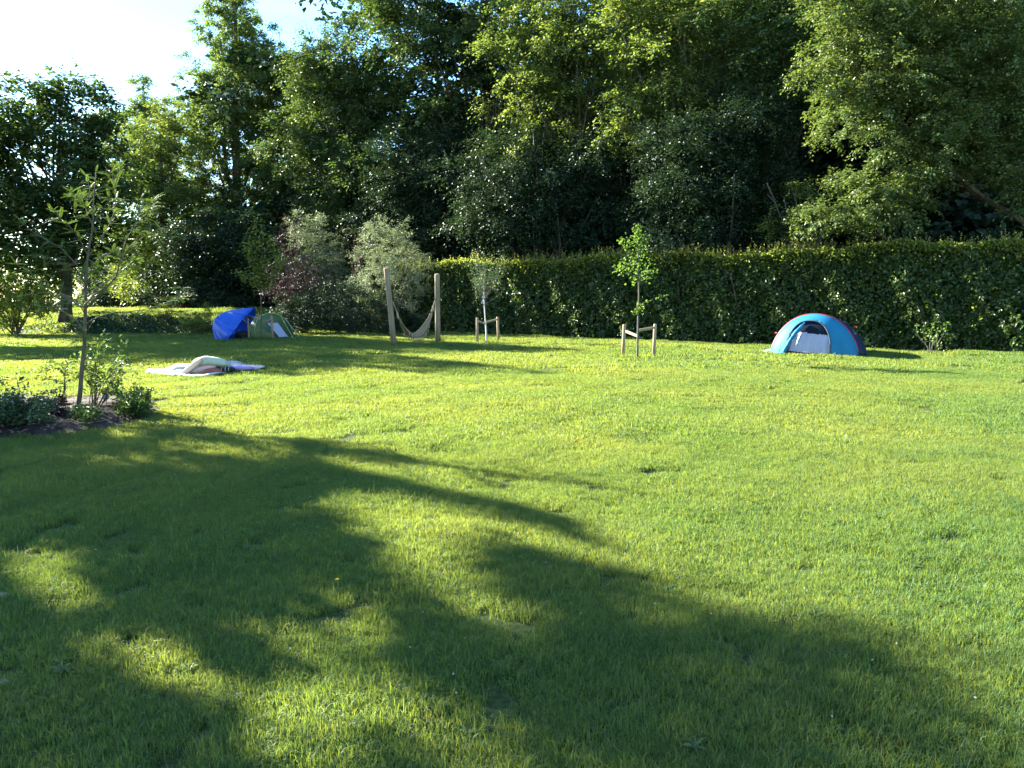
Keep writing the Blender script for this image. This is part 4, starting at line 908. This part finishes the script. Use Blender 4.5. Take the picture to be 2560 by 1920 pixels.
# ------------------------------------------------------------------ blue pop-up tent
def fabric(name, c, rough=.5, transl=.15, trc=None, var=.15, spec=.4, scale=3.5):
    c1 = tuple(min(1, q*(1+var)) for q in c); c0 = tuple(q*(1-var) for q in c)
    return rough_mat(name, c0, c1, scale, rough, .35, (1, 1, 1), spec, 3, transl=transl, trc=trc)
def blue_tent():
    Lf = G(1926, 885); Rf = G(2142, 891.5); Lf[2] = hz(*Lf[:2]); Rf[2] = hz(*Rf[:2]); c = (Lf+Rf)/2; a = unit((Rf-Lf)*[1, 1, 0])
    rot = math.radians(-5); a = np.array([a[0]*math.cos(rot)-a[1]*math.sin(rot), a[0]*math.sin(rot)+a[1]*math.cos(rot), 0]); b = np.array([-a[1], a[0], 0.]); z = np.array([0, 0, 1.])
    A = 1.13; Hh = 1.10; Bf, Bb = .58, 2.10
    c = c + a*.01+b*.05; c[2] = hz(c[0], c[1])-.01; base = c.copy()
    root = empty('popup_tent', base, 'bright blue and navy pop-up tent with rolled door flap by the hedge', 'tent')
    def W(x, y, h): return c+a*x+b*y+z*h
    def prof(x):    # height factor of the hoop at x, bulging to the left foot
        return (max(0, 1-abs(x/A)**2.15))**.62
    def front(x, h):
        p = prof(x)*Hh; k = min(1, h/(p+1e-6)); return -Bf*math.sqrt(max(0, 1-k**1.7))*max(.18, prof(x))**.8 - .04*(1-k)
    blue = fabric('blue_tent_fabric', (.010, .155, .29), .6, .08, (.02, .30, .5), .10, .2); navy = fabric('navy_tent_fabric', (.010, .022, .060), .5, .05, (.02, .04, .12), .2)
    # front panels, sewn from vertical strips
    xs = np.linspace(-A*.995, A*.995, 61); ks = np.linspace(0, 1, 25)
    def door(x, h):   # inside the door opening?
        return abs((x+.06)/.56)**2.4+(h/.92)**2.6 < 1 and h > -.01
    V = [W(x, front(x, prof(x)*Hh*k), prof(x)*Hh*k) for x in xs for k in ks]
    V = np.array(V); Fc, Fd = [], []
    for i in range(60):
        for j in range(24):
            xm = (xs[i]+xs[i+1])/2; hm = prof(xm)*Hh*(ks[j]+ks[j+1])/2
            q = (i*25+j, (i+1)*25+j, (i+1)*25+j+1, i*25+j+1)
            if not door(xm, hm): Fc.append(q)
    o = obj_from('front_shell', V, Fc, blue, root, base, True); o.modifiers.new('thick', 'SOLIDIFY').thickness = .006
    # rear shell, lower and navy, bulging to the back right
    rows = []
    for ph in np.linspace(0, 1, 22):
        ang = ph*math.pi/2; row = []
        for x in xs:
            p = prof(x); row.append(W(x + .10*math.sin(ang)**1.3*(1+x/A), Bb*math.sin(ang)*max(p, .02)**.9, Hh*p*math.cos(ang)**(.46)))
        rows.append(row)
    g = Geo(); g.grid(np.array(rows).reshape(-1, 3), 22, 61); g.build('rear_shell', navy, root, base)
    # second lower hump at the rear
    # red hoop piping
    red = rough_mat('red_piping', (.45, .03, .03), (.6, .06, .05), 20, .5)
    hoop = np.array([W(x, 0.0, prof(x)*Hh+.006) for x in np.concatenate([[-A*.999], xs[1:-1], [A*.999]])])
    g = Geo(); g.tube(hoop, .011, 7); g.build('hoop_piping', red, root, base)
    rh = np.array([rows[9][i] for i in range(14, 61)])+z*.008; g = Geo(); g.tube(rh, .006, 6); g.build('rear_hoop', navy, root, base)
    # seams
    sm_ = rough_mat('dark_blue_seam', (.01, .10, .25), (.015, .13, .3))
    for x0 in (.78, -.83):
        g = Geo(); g.tube([W(x0-.10*k*(1 if x0 > 0 else -1), front(x0-.10*k*(1 if x0 > 0 else -1), prof(x0)*Hh*k)-.004, prof(x0)*Hh*k*.97) for k in np.linspace(0, .97, 12)], .004, 4); g.build('seam', sm_, root, base)
    # door: edge piping, dark mesh above, pale inner curtain, sill
    dk = rough_mat('dark_zip_edge', (.03, .045, .07), (.05, .07, .10))
    arch = []
    for t in np.linspace(0, math.pi, 40):
        x = -.06+.56*math.copysign(abs(math.cos(t))**(2/2.4), math.cos(t)); h = .92*abs(math.sin(t))**(2/2.6); arch.append(W(x, front(x, h)-.012, h+.005))
    g = Geo(); g.tube(arch, .016, 7); g.build('door_edge', dk, root, base)
    xs2 = np.linspace(-.06-.545, -.06+.545, 41); 
    def dz(x): return .92*max(0, 1-abs((x+.06)/.56)**2.4)**(1/2.6)
    V, Fm, mi = [], [], []
    hs = np.linspace(0, 1, 26)
    for x in xs2:
        for k in hs:
            h = dz(x)*k; fold = (0.019*math.sin(x*30+math.sin(h*7)*1.2)*min(1, (1-k)*2.2) if h < .56 else 0); V.append(W(x, front(x, h)+.035+fold, h))
    curtain, mesh, sill = [], [], []
    for i in range(40):
        for j in range(25):
            x = (xs2[i]+xs2[i+1])/2; h = dz(x)*(hs[j]+hs[j+1])/2; q = (i*26+j, (i+1)*26+j, (i+1)*26+j+1, i*26+j+1)
            lo = .13-.05*(x+.5)*0; hi = .60-.10*(x+.06)
            (sill if h < .10-.04*x else curtain if h < hi else mesh).append(q)
    pale = fabric('pale_inner_curtain', (.32, .34, .46), .40, .10, (.32, .35, .5), .06, .4)
    for nm, fl, mt in (('inner_curtain', curtain, pale), ('mesh_window', mesh, fabric('dark_mesh', (.008, .013, .026), .95, 0, None, .2, .05)), ('groundsheet_sill', sill, rough_mat('dark_groundsheet', (.02, .022, .03), (.05, .052, .06), 12, .6))):
        used = sorted({i for q in fl for i in q}); mp = {i: k for k, i in enumerate(used)}
        obj_from(nm, np.array(V)[used], [tuple(mp[i] for i in q) for q in fl], mt, root, base, True)
    g = Geo(); g.tube([W(x, front(x, .0)-.03, .012+.01*math.sin(x*7)) for x in np.linspace(-.58, .44, 12)], .012, 6); g.build('door_sill', dk, root, base)
    g = Geo(); pp = [W(x, front(x, .07)+.005, .10-.045*x+.008*math.sin(9*x)) for x in np.linspace(-.58, .44, 14)]; g.tube(pp, .013, 6); g.build('curtain_hem', pale, root, base)
    # rolled door flap hanging diagonally at the left of the door
    fl = curve([W(-.20, front(-.2, .86)-.03, .87), W(-.34, front(-.34, .66)-.05, .68), W(-.50, front(-.5, .42)-.06, .43), W(-.62, front(-.62, .2)-.06, .20), W(-.67, front(-.67, .05)-.05, .04)], 20)
    g = Geo(); k = 10; rr = np.interp(np.linspace(0, 1, len(fl)), [0, .1, .35, .6, .68, .85, 1], [.02, .035, .055, .05, .036, .062, .06]); g.tube(fl, rr, 12)
    vv = g.v[0]; vv += rng.normal(0, .006, vv.shape); g.build('rolled_flap', blue, root, base)
    g = Geo(); ctr_ = fl[int(len(fl)*.68)]; g.tube([ctr_+unit(np.cross(fl[-1]-fl[0], b))*.0+.045*(a*math.cos(t)+(-b)*math.sin(t)) for t in np.linspace(0, 2*math.pi, 13)], .007, 5, False); g.build('flap_tie', dk, root, base)
    # pale valance pocket at the left foot, red guy loops, groundsheet rim
    g = Geo(); p0 = W(-A-.06, -.12, .05); pts = []
    for i in range(9):
        for j in range(13):
            u_, v_ = math.pi*i/8, 2*math.pi*j/12; pts.append(p0+a*.15*math.cos(u_)+z*(.055*math.sin(u_)*math.cos(v_)+.045*math.cos(u_))+b*.08*math.sin(u_)*math.sin(v_))
    g.grid(pts, 9, 13); g.build('foot_pocket', rough_mat('pale_grey_pocket', (.45, .5, .52), (.65, .68, .70)), root, base)
    for p, q in ((W(-.96, 0, .55), W(-1.04, .05, .56)), (rows[9][50], rows[9][50]+a*.14+z*.03)):
        g = Geo(); g.tube(curve([p, (p+q)/2+z*.02, q], 5), .010, 6); g.build('guy_loop', red, root, base)
    # logo on the navy rear: a small leaping mark over the maker's word
    lg = rough_mat('white_print', (.55, .58, .62), (.62, .65, .7))
    def rear(x, y):
        best = None
        for h in np.linspace(1.1, 0, 111):
            p = prof(min(A*.98, x/(1.1))) if x > 0 else prof(x)
            if (y/(Bb*p**.9))**2 < 1 and h <= Hh*p*(1-(y/(Bb*p**.9))**2)**.36: return h
        return 0
    # mean surface frame there, from the grid
    i0, j0 = 5, 54; rw = np.array(rows); pc = rw[i0, j0]; tu = unit(rw[i0+3, j0]-rw[i0-2, j0]); tv = unit(rw[i0, j0+2]-rw[i0, j0-2]); nn = unit(np.cross(tu, tv))
    if nn@(np.array([0, 0, H])-pc) < 0: nn = -nn
    right = unit(np.cross([0, 0, 1.], nn)); upv = unit(np.cross(nn, right)); pc = pc+nn*.016
    g = Geo(); poly_ = [(-.035, .05), (-.02, .045), (-.012, .02), (.008, .028), (.03, .005), (.018, -.012), (-.002, -.008), (-.02, .002)]
    g.add([pc+right*x+upv*(y+.035) for x, y in poly_], [tuple(range(8))]); g.build('emblem', lg, root, base, smooth_=False)
    cu = bpy.data.curves.new('maker_name', 'FONT'); cu.body = 'Quechua'; cu.size = .07; cu.align_x = 'CENTER'; to = bpy.data.objects.new('tmp', cu); COL.objects.link(to)
    bpy.context.view_layer.update(); me = bpy.data.meshes.new_from_object(to.evaluated_get(bpy.context.evaluated_depsgraph_get())); bpy.data.objects.remove(to)
    v = np.array([q.co[:] for q in me.vertices]); v = pc+right*v[:, :1]+upv*(v[:, 1:2]-.05); fs = [tuple(p.vertices) for p in me.polygons]
    obj_from('printed_name', v, fs, lg, root, base)
blue_tent()

# ------------------------------------------------------------------ blue sun shelter (a big canopy lying on its rim)
def shelter():
    ctr_ = P(597, 834, 28.3); axd = unit(np.array([-.78, -.06, .52])); Rr = 1.04; dep = .98
    base = np.array([ctr_[0], ctr_[1], hz(ctr_[0], ctr_[1])]); root = empty('sun_shelter', base, 'royal blue umbrella-shaped sun shelter tipped on its rim beside the green tent', 'sun shelter')
    upz = unit(np.array([.80, .0, 1.])); upz = unit(upz-axd*(upz@axd)); sd = np.cross(axd, upz)
    outc = fabric('royal_blue_canopy', (.008, .10, .58), .40, .25, (.01, .25, .95), .12, .4)
    N = 8; rings = 12
    def pt(r, th, bulge=1.0):
        seg = (th/(2*math.pi/N)) % 1; sc = 1-.10*math.sin(math.pi*seg)**2*r; q = r*sc
        rt = 1.0+.10*max(0, math.cos(th-.2))**3*r**2
        return ctr_+axd*dep*(1-r**1.9)*bulge+(upz*math.cos(th)+sd*math.sin(th))*Rr*q*rt
    for k in range(N):
        pts = [pt(r, (k+s/8)*2*math.pi/N+.2) for r in np.linspace(0.01, 1, rings) for s in range(9)]
        g = Geo(); g.grid(pts, rings, 9); o = g.build('canopy_panel', outc, root, base); o.modifiers.new('thick', 'SOLIDIFY').thickness = .003
    rib = rough_mat('black_rib', (.015, .015, .02), (.03, .03, .035), rough=.4)
    for k in range(N):
        th = k*2*math.pi/N+.2; g = Geo(); g.tube([pt(r, th)-axd*.02 for r in np.linspace(.02, .99, 10)], .007, 5); rb = g.build('rib', rib, root, base)
        g = Geo(); g.tube([ctr_+axd*dep*.25, pt(.55, th)-axd*.02], .005, 5); g.build('strut', rib, rb, None)
        bpy.data.objects[rb.children[0].name].data.transform(Matrix.Translation(-Vector([float(q) for q in base]))) if rb.children else None
    g = Geo(); g.tube([ctr_+axd*(dep+.06), ctr_+axd*.0, ctr_-axd*.30], .014, 8); g.build('pole', rib, root, base)
    # pale vents and reflective strips on the cloth
    w_ = rough_mat('pale_vent_trim', (.45, .55, .75), (.6, .7, .85), rough=.5)
    for (r0, r1, th) in ((.40, .62, .62), (.35, .50, .02), (.62, .80, .30), (.70, .93, .95), (.30, .38, 5.6), (.55, .72, 5.9), (.5, .66, .9)):
        g = Geo(); q = [pt(r0*(1-t)+r1*t, th+.25*t*(1 if th < 3 else -1))+axd*.012 for t in np.linspace(0, 1, 7)]; g.tube(q, .016, 5); g.build('reflective_strip', w_, root, base)
    # dark bag in the opening
    g = Geo(); c2 = P(608, 838, 28.6); pts = []
    for i in range(9):
        for j in range(13): 
            a_, b_ = math.pi*i/8, 2*math.pi*j/12; pts.append(c2+np.array([.28*math.sin(a_)*math.cos(b_), .2*math.sin(a_)*math.sin(b_), .16*math.cos(a_)])*(1+.15*math.sin(3*b_+a_*2)))
    g.grid(pts, 9, 13); o = g.build('bag', rough_mat('black_bag_cloth', (.012, .012, .014), (.05, .045, .045), 9), None, c2); tag(o, 'black bag lying in the mouth of the blue sun shelter', 'bag')
shelter()

# ------------------------------------------------------------------ green tunnel tent
def green_tent():
    D0 = 30.4; E = 1.3; base = groundpt(676, 846, D0); root = empty('green_tent', base, 'olive green tunnel tent with a pale door panel behind the wooden stakes', 'tent')
    olive = fabric('olive_tent_fabric', (.085, .15, .045), .5, .35, (.16, .30, .07), .12); darkg = fabric('dark_green_tent_fabric', (.020, .055, .035), .5, .12, (.03, .09, .05), .15)
    def hoop(cu, hu, Dc, wl, wr, k=1.0, n=25):   # arch drawn through its feet and its peak
        L = P(*wl, Dc[0]+E); Rr_ = P(*wr, Dc[1]+E); T = P(*cu, (Dc[0]+Dc[1])/2+E); L[2] = hz(*L[:2])-.02; Rr_[2] = hz(*Rr_[:2])-.02; out = []
        for t in np.linspace(0, math.pi, n):
            x = (1-math.cos(t))/2; xe = x; s = math.sin(t)**.8; p = L*(1-xe)+Rr_*xe; mid = (L+Rr_)/2; out.append(p+(T-mid)*s)
        return np.array(out)
    h_front = hoop((676, 783), 0, (28.7, 29.6), (640, 846), (735, 846)); h_mid = hoop((655, 786), 0, (28.9, 30.3), (612, 846), (712, 842)); h_back = hoop((615, 806), 0, (29.4, 31.0), (560, 845), (660, 842)); tail = hoop((560, 838), 0, (30.2, 31.4), (535, 845), (590, 843))
    def loft(a_, b_, nm, mt, n=7, sag=.05):
        pts = []; 
        for k in np.linspace(0, 1, n): q = a_*(1-k)+b_*k; q = q-np.array([0, 0, sag])*math.sin(math.pi*k)*np.sin(np.linspace(0, math.pi, len(a_)))[:, None]; pts.append(q)
        g = Geo(); g.grid(np.concatenate(pts), n, len(a_)); return g.build(nm, mt, root, base)
    loft(h_front, h_mid, 'front_shell', olive); loft(h_mid, h_back, 'middle_shell', darkg); loft(h_back, tail, 'rear_shell', darkg)
    pl = rough_mat('pale_pole_sleeve', (.25, .32, .12), (.36, .42, .18)); 
    g = Geo(); g.tube(h_front+[0, -.01, .008], .014, 6); g.build('pole_sleeve', pl, root, base); g = Geo(); g.tube(h_mid+[0, -.01, .008], .010, 6); g.build('pole_sleeve', darkg, root, base)
    # sloping front face between the hoop and the porch foot
    foot = P(722, 847, 28.2+E); foot[2] = hz(*foot[:2])+.02; footl = P(699, 847, 28.0+E); footl[2] = foot[2]
    top1 = h_front[14]; n = len(h_front)
    pts = []
    for k in np.linspace(0, 1, 9):
        row = []
        for t in range(n): f_ = t/(n-1); e = footl*(1-f_)+foot*f_; row.append(h_front[t]*(1-k)+e*k)
        pts += row
    g = Geo(); g.grid(np.array(pts), 9, n); g.build('porch_shell', olive, root, base)
    pale = fabric('pale_door_panel', (.34, .37, .48), .5, .12, (.45, .5, .65), .06)
    def Q(u, v, d): return P(u, v, d+E)
    quad = [Q(666, 807, 28.28), Q(695, 806, 28.40), Q(722, 842, 27.92), Q(698, 844, 27.85)]
    gp = [quad[0]*(1-a_)*(1-b_)+quad[1]*a_*(1-b_)+quad[2]*a_*b_+quad[3]*(1-a_)*b_+np.array([0, .03, .0])*math.sin(math.pi*a_)*math.sin(math.pi*b_) for b_ in np.linspace(0, 1, 9) for a_ in np.linspace(0, 1, 9)]
    g = Geo(); g.grid(gp, 9, 9); o = g.build('door_panel', pale, root, base); o.modifiers.new('thick', 'SOLIDIFY').thickness = .012
    edge = rough_mat('dark_door_edge', (.02, .03, .03), (.04, .05, .04)); g = Geo(); g.tube([q+[0, -.012, 0] for q in quad+[quad[0]]], .014, 6, False); g.build('door_edge', edge, root, base)
    g = Geo(); g.box((quad[2]+quad[3])/2+[0.02, 0, -.06], (quad[2]-quad[3])/2, [0, .02, 0], [0, 0, .035]); g.build('door_sill', edge, root, base, smooth_=False)
    # darker flap at the right of the door
    g = Geo(); gp = [Q(690+8*a_+ 38*b_, 796+8*a_+ 46*b_, 28.45-.5*b_) for b_ in np.linspace(0, 1, 7) for a_ in np.linspace(0, 1, 3)]; g.grid(gp, 7, 3); g.build('door_flap', fabric('brown_olive_flap', (.09, .10, .035), .6, .2), root, base)
    rope = rough_mat('guy_rope', (.45, .46, .36), (.55, .56, .44)); a1 = h_front[18]+[0, 0, .01]; b1 = G(751, 845); b1[2] = hz(*b1[:2])
    g = Geo(); g.tube([a1, (a1+b1)/2, b1], .009, 5); g.build('guy_line', rope, root, base)
    a1 = h_front[13]+[0, 0, .01]; b1 = P(735, 850, 28.4); b1[2] = hz(*b1[:2]); g = Geo(); g.tube([h_front[16], (h_front[16]+b1)/2, b1], .007, 5); g.build('guy_line', rope, root, base)
green_tent()

# ------------------------------------------------------------------ blanket and cushions
def cushion(name, label, c, ax, ay, th, mat, cat='cushion', tilt=None, bend=0.0, n=19):
    """c centre, ax / ay half axes (vectors), th half thickness"""
    c = np.array(c, float); ax = np.array(ax, float); ay = np.array(ay, float); nz = unit(np.cross(ax, ay)); V, Fc = [], []
    us = np.linspace(-1, 1, n)
    def corner(a_, b_): return 1-.10*(abs(a_*b_)**2) 
    for sgn in (1, -1):
        for a_ in us:
            for b_ in us:
                pin = 1-.07*(1-a_*a_)*(b_*b_)-.07*(1-b_*b_)*(a_*a_); h = (max(0, 1-a_**4)*max(0, 1-b_**4))**.5
                w = .012*math.sin(7*a_+3*b_)*math.sin(5*b_-2*a_)*h
                V.append(c+ax*a_*pin*1+ay*b_*pin+nz*(sgn*(th*h)+w*th*6)+np.array([0, 0, -bend*a_*a_]))
    for k in range(2):
        for i in range(n-1):
            for j in range(n-1):
                q = (i*n+j, i*n+j+1, (i+1)*n+j+1, (i+1)*n+j); Fc.append(tuple(k*n*n+x for x in (q if k == 0 else q[::-1])))
    base = c-[0, 0, th]; o = obj_from(name, np.array(V), Fc, mat, None, base, True)
    bm = None; w = o.modifiers.new('weld', 'WELD'); w.merge_threshold = .002; return tag(o, label, cat)
def blanket():
    D = G(500, 935)[1]
    ring_px = [(366, 934), (372, 928), (430, 921), (480, 914), (520, 909), (590, 908), (640, 914), (662, 922), (640, 928), (600, 930), (560, 938), (520, 943), (470, 944), (440, 939), (400, 937)]
    rp = curve([G(*p) for p in ring_px]+[G(*ring_px[0])], 60)[:-1]; c = rp.mean(0); V, Fs = [], []; n = len(rp); K = 12
    for k in range(K):
        s = 1-k/(K-1)*.98; p = c+(rp-c)*s; 
        for i, q in enumerate(p):
            zz = hz(q[0], q[1])+.052+.018*math.sin(q[0]*9+q[1]*4)*s+.012*math.sin(q[0]*21-q[1]*13)+(.05*smooth((q[0]+5.75)/.4) if q[0] > -6.1 else 0)
            V.append((q[0], q[1], float(zz)))
    for k in range(K-1):
        for i in range(n): Fs.append((k*n+i, k*n+(i+1) % n, (k+1)*n+(i+1) % n, (k+1)*n+i))
    m = rough_mat('lilac_white_blanket', (.36, .35, .44), (.52, .50, .54), 9, .9, .6)
    b0 = np.array([c[0], c[1], hz(c[0], c[1])]); o = obj_from('blanket', np.array(V), Fs, m, None, b0, True); tag(o, 'pale lilac and white picnic blanket spread on the lawn under a heap of cushions', 'blanket')
    mod = o.modifiers.new('thick', 'SOLIDIFY'); mod.thickness = .02; mod.offset = 1
    def cm(nm, col, v=.08): return rough_mat(nm, tuple(q*(1-v) for q in col), tuple(min(1, q*(1+v)) for q in col), 25, .85, .4)
    px = D/F
    def at(u, v, dd=0): return P(u, v, D+dd)
    X = np.array([1., 0, 0]); Y = np.array([0, 1., 0]); Z = np.array([0, 0, 1.])
    cushion('cushion', 'flat grey-blue cushion at the back left of the heap on the blanket', at(466, 922, .55), X*.21+Y*.05, Y*.19, .075, cm('greyblue_cotton', (.30, .38, .40)))
    cushion('cushion', 'pink cushion lying under the pale green one', at(514, 924, .10), X*.27+Z*.05+Y*.05, Y*.2-Z*.05, .085, cm('pink_cotton', (.62, .42, .42)))
    cushion('cushion', 'long beige pillow leaning on the heap at its left', at(484, 915, -.10), X*.24+Z*.185, Y*.20+Z*.02, .062, cm('beige_cotton', (.52, .42, .32)), 'pillow')
    cushion('cushion', 'large pale green pillow on top of the heap', at(534, 905, .10), X*.345-Z*.035+Y*.03, Y*.24-Z*.06, .095, cm('pale_green_cotton', (.36, .43, .34)), 'pillow', bend=.05)
    cushion('cushion', 'terracotta ribbed cushion at the front of the heap', at(534, 930, -.18), X*.19-Z*.0, Y*.14, .075, stripe_mat('terracotta_rib', [(0, (.32, .10, .06)), (.5, (.24, .07, .04))], 38, 'X', .9, .1))
    m2 = stripe_mat('black_white_pattern', [(0, (.015, .015, .018)), (.55, (.015, .015, .018)), (.72, (.55, .53, .52)), (.85, (.02, .02, .02))], 14, 'X', .9, .05)
    cushion('cushion', 'small black and white patterned cushion right of the terracotta one', at(570, 924, -.08), X*.12+Z*.01, Y*.13-Z*.02, .06, m2)
    cushion('cushion', 'flat purple cushion on the right part of the blanket', at(603, 920, .30), X*.24+Y*.03-Z*.01, Y*.17-Z*.01, .05, cm('purple_cotton', (.33, .25, .52)))
blanket()

# ------------------------------------------------------------------ small things in the lawn
def small_things():
    p = G(845, 1492); base = np.array([p[0], p[1], hz(p[0], p[1])]); root = empty('yellow_flower', base, 'single small yellow flower standing up in the near lawn', 'flower')
    g = Geo(); g.tube([base, base+[.004, 0, .05], base+[-.003, 0, .10]], .0016, 5); g.build('stalk', M['ginkgo_stalk'], root, base)
    top = base+[-.003, 0, .10]; a_ = np.linspace(0, 2*math.pi, 13)[:-1]; d = np.stack([np.cos(a_), np.sin(a_), np.full(12, .35)], -1)
    leaves('petals', np.repeat(top[None], 12, 0), d, np.repeat([[0, 0, 1.]], 12, 0), .014, .007, leaf_mat('yellow_petal', (.6, .42, .02), (.75, .55, .04), (1, 1, 1), .3), root, base)
    st = rough_mat('pale_stone', (.22, .2, .17), (.42, .39, .34), 30)
    for u, v, s, lab in ((8, 1500, .028, 'pale stone half hidden in the grass at the left edge, upper of two'), (14, 1716, .022, 'pale stone half hidden in the grass at the left edge, lower of two')):
        q = G(u, v); q[2] = hz(q[0], q[1])+.012; pts = []
        for i in range(9):
            for j in range(13): a, b = math.pi*i/8, 2*math.pi*j/12; pts.append(q+np.array([s*1.4*math.sin(a)*math.cos(b), s*math.sin(a)*math.sin(b), s*.6*math.cos(a)])*(1+.12*math.sin(3*b+2*a)*math.sin(a)))
        g = Geo(); g.grid(pts, 9, 13); tag(g.build('stone', st, None, q), lab, 'stone')
    # clover and broad-leaved weeds in the turf
    n = 5200; y = 1.8+8*rng.random(n)**1.2; x = rng.uniform(-1, 1, n)*(.75*y+.6); k = (np.sin(x*2.3+np.sin(y*1.7)*2)*np.sin(y*2.9+x) > .45)|(rng.random(n) < .05); x, y = x[k], y[k]; k = ~inpoly(x, y, BED); x, y = x[k], y[k]; n = len(x)
    p = np.column_stack([x, y, height(x, y)+rng.uniform(.025, .045, n)]); P3 = np.repeat(p, 3, 0); th = np.repeat(rng.random(n)*6.28, 3)+np.tile([0, 2.1, 4.2], n)
    l_ = np.repeat(rng.uniform(.007, .014, n), 3)
    leaves('clover', P3, np.stack([np.cos(th), np.sin(th), np.full(len(th), .15)], -1), rng.normal(0, .25, P3.shape)+np.array([0, 0, 1.]), l_, l_*.9, M['ginkgo'], kind='stuff')['label'] = 'patches of clover leaves among the lawn grass'
    nr_ = 55; yy = 2.2+7*rng.random(nr_)**1.3; xx = rng.uniform(-1, 1, nr_)*.72*yy; P4, D4, L4 = [], [], []
    for a, b in zip(xx, yy):
        if inpoly(np.array([a]), np.array([b]), BED)[0]: continue
        k = rng.integers(6, 11); sz = rng.uniform(.03, .06)
        for q in range(k): t = q*6.283/k+rng.random()*.5; P4.append([a, b, hz(a, b)+.022]); D4.append([math.cos(t), math.sin(t), rng.uniform(.15, .6)]); L4.append(sz*rng.uniform(.7, 1.2))
    L4 = np.array(L4); leaves('lawn_weeds', np.array(P4), np.array(D4), np.repeat([[0, 0, 1.]], len(L4), 0)+rng.normal(0, .2, (len(L4), 3)), L4, L4*.33, M['bedleaf'], kind='stuff', shape='hex')['label'] = 'broad-leaved weeds scattered in the near lawn'
    nw = 70; yy = 2.2+9*rng.random(nw)**1.2; xx = rng.uniform(-1, 1, nw)*.72*yy; pw = np.repeat(np.column_stack([xx, yy, height(xx, yy)+.042]), 6, 0); tw_ = np.tile(np.arange(6)*1.047, nw)
    leaves('clover_flowers', pw, np.stack([np.cos(tw_), np.sin(tw_), np.full(len(tw_), .8)], -1), rng.normal(0, 1, pw.shape), .007, .006, rough_mat('white_clover', (.4, .4, .36), (.55, .55, .5)), kind='stuff')['label'] = 'tiny white clover heads dotted through the near lawn'
    # longer grass at the feet of posts and stakes
    pos, dr, ln = [], [], []
    for (u, v, n, s) in ((985, 868, 240, .22), (1098, 857, 120, .18), (1560, 899, 80, .12), (1593, 903, 80, .2), (1636, 896, 150, .2), (622, 851, 100, .15), (682, 851, 120, .2), (1217, 858, 50, .1), (1246, 857, 60, .1), (2330, 888, 200, .5), (1925, 889, 40, .2)):
        q = G(u, v)
        for _ in range(n): w = q[:2]+rng.normal(0, s, 2)*[1, .5]; pos.append([*w, hz(*w)]); dr.append([rng.normal(0, .3), rng.normal(0, .3), 1]); ln.append(rng.uniform(.06, .20))
    ln = np.array(ln); pos = np.array(pos)
    leaves('long_grass', pos, np.array(dr), rng.normal(0, 1, pos.shape)*[1, 1, .1], ln, ln*.07, M['grass'], kind='stuff')['label'] = 'uncut tufts of grass round the feet of the posts'
    a = groundpt(1098, 857); a = a+[.14, -.05, 0]
small_things()
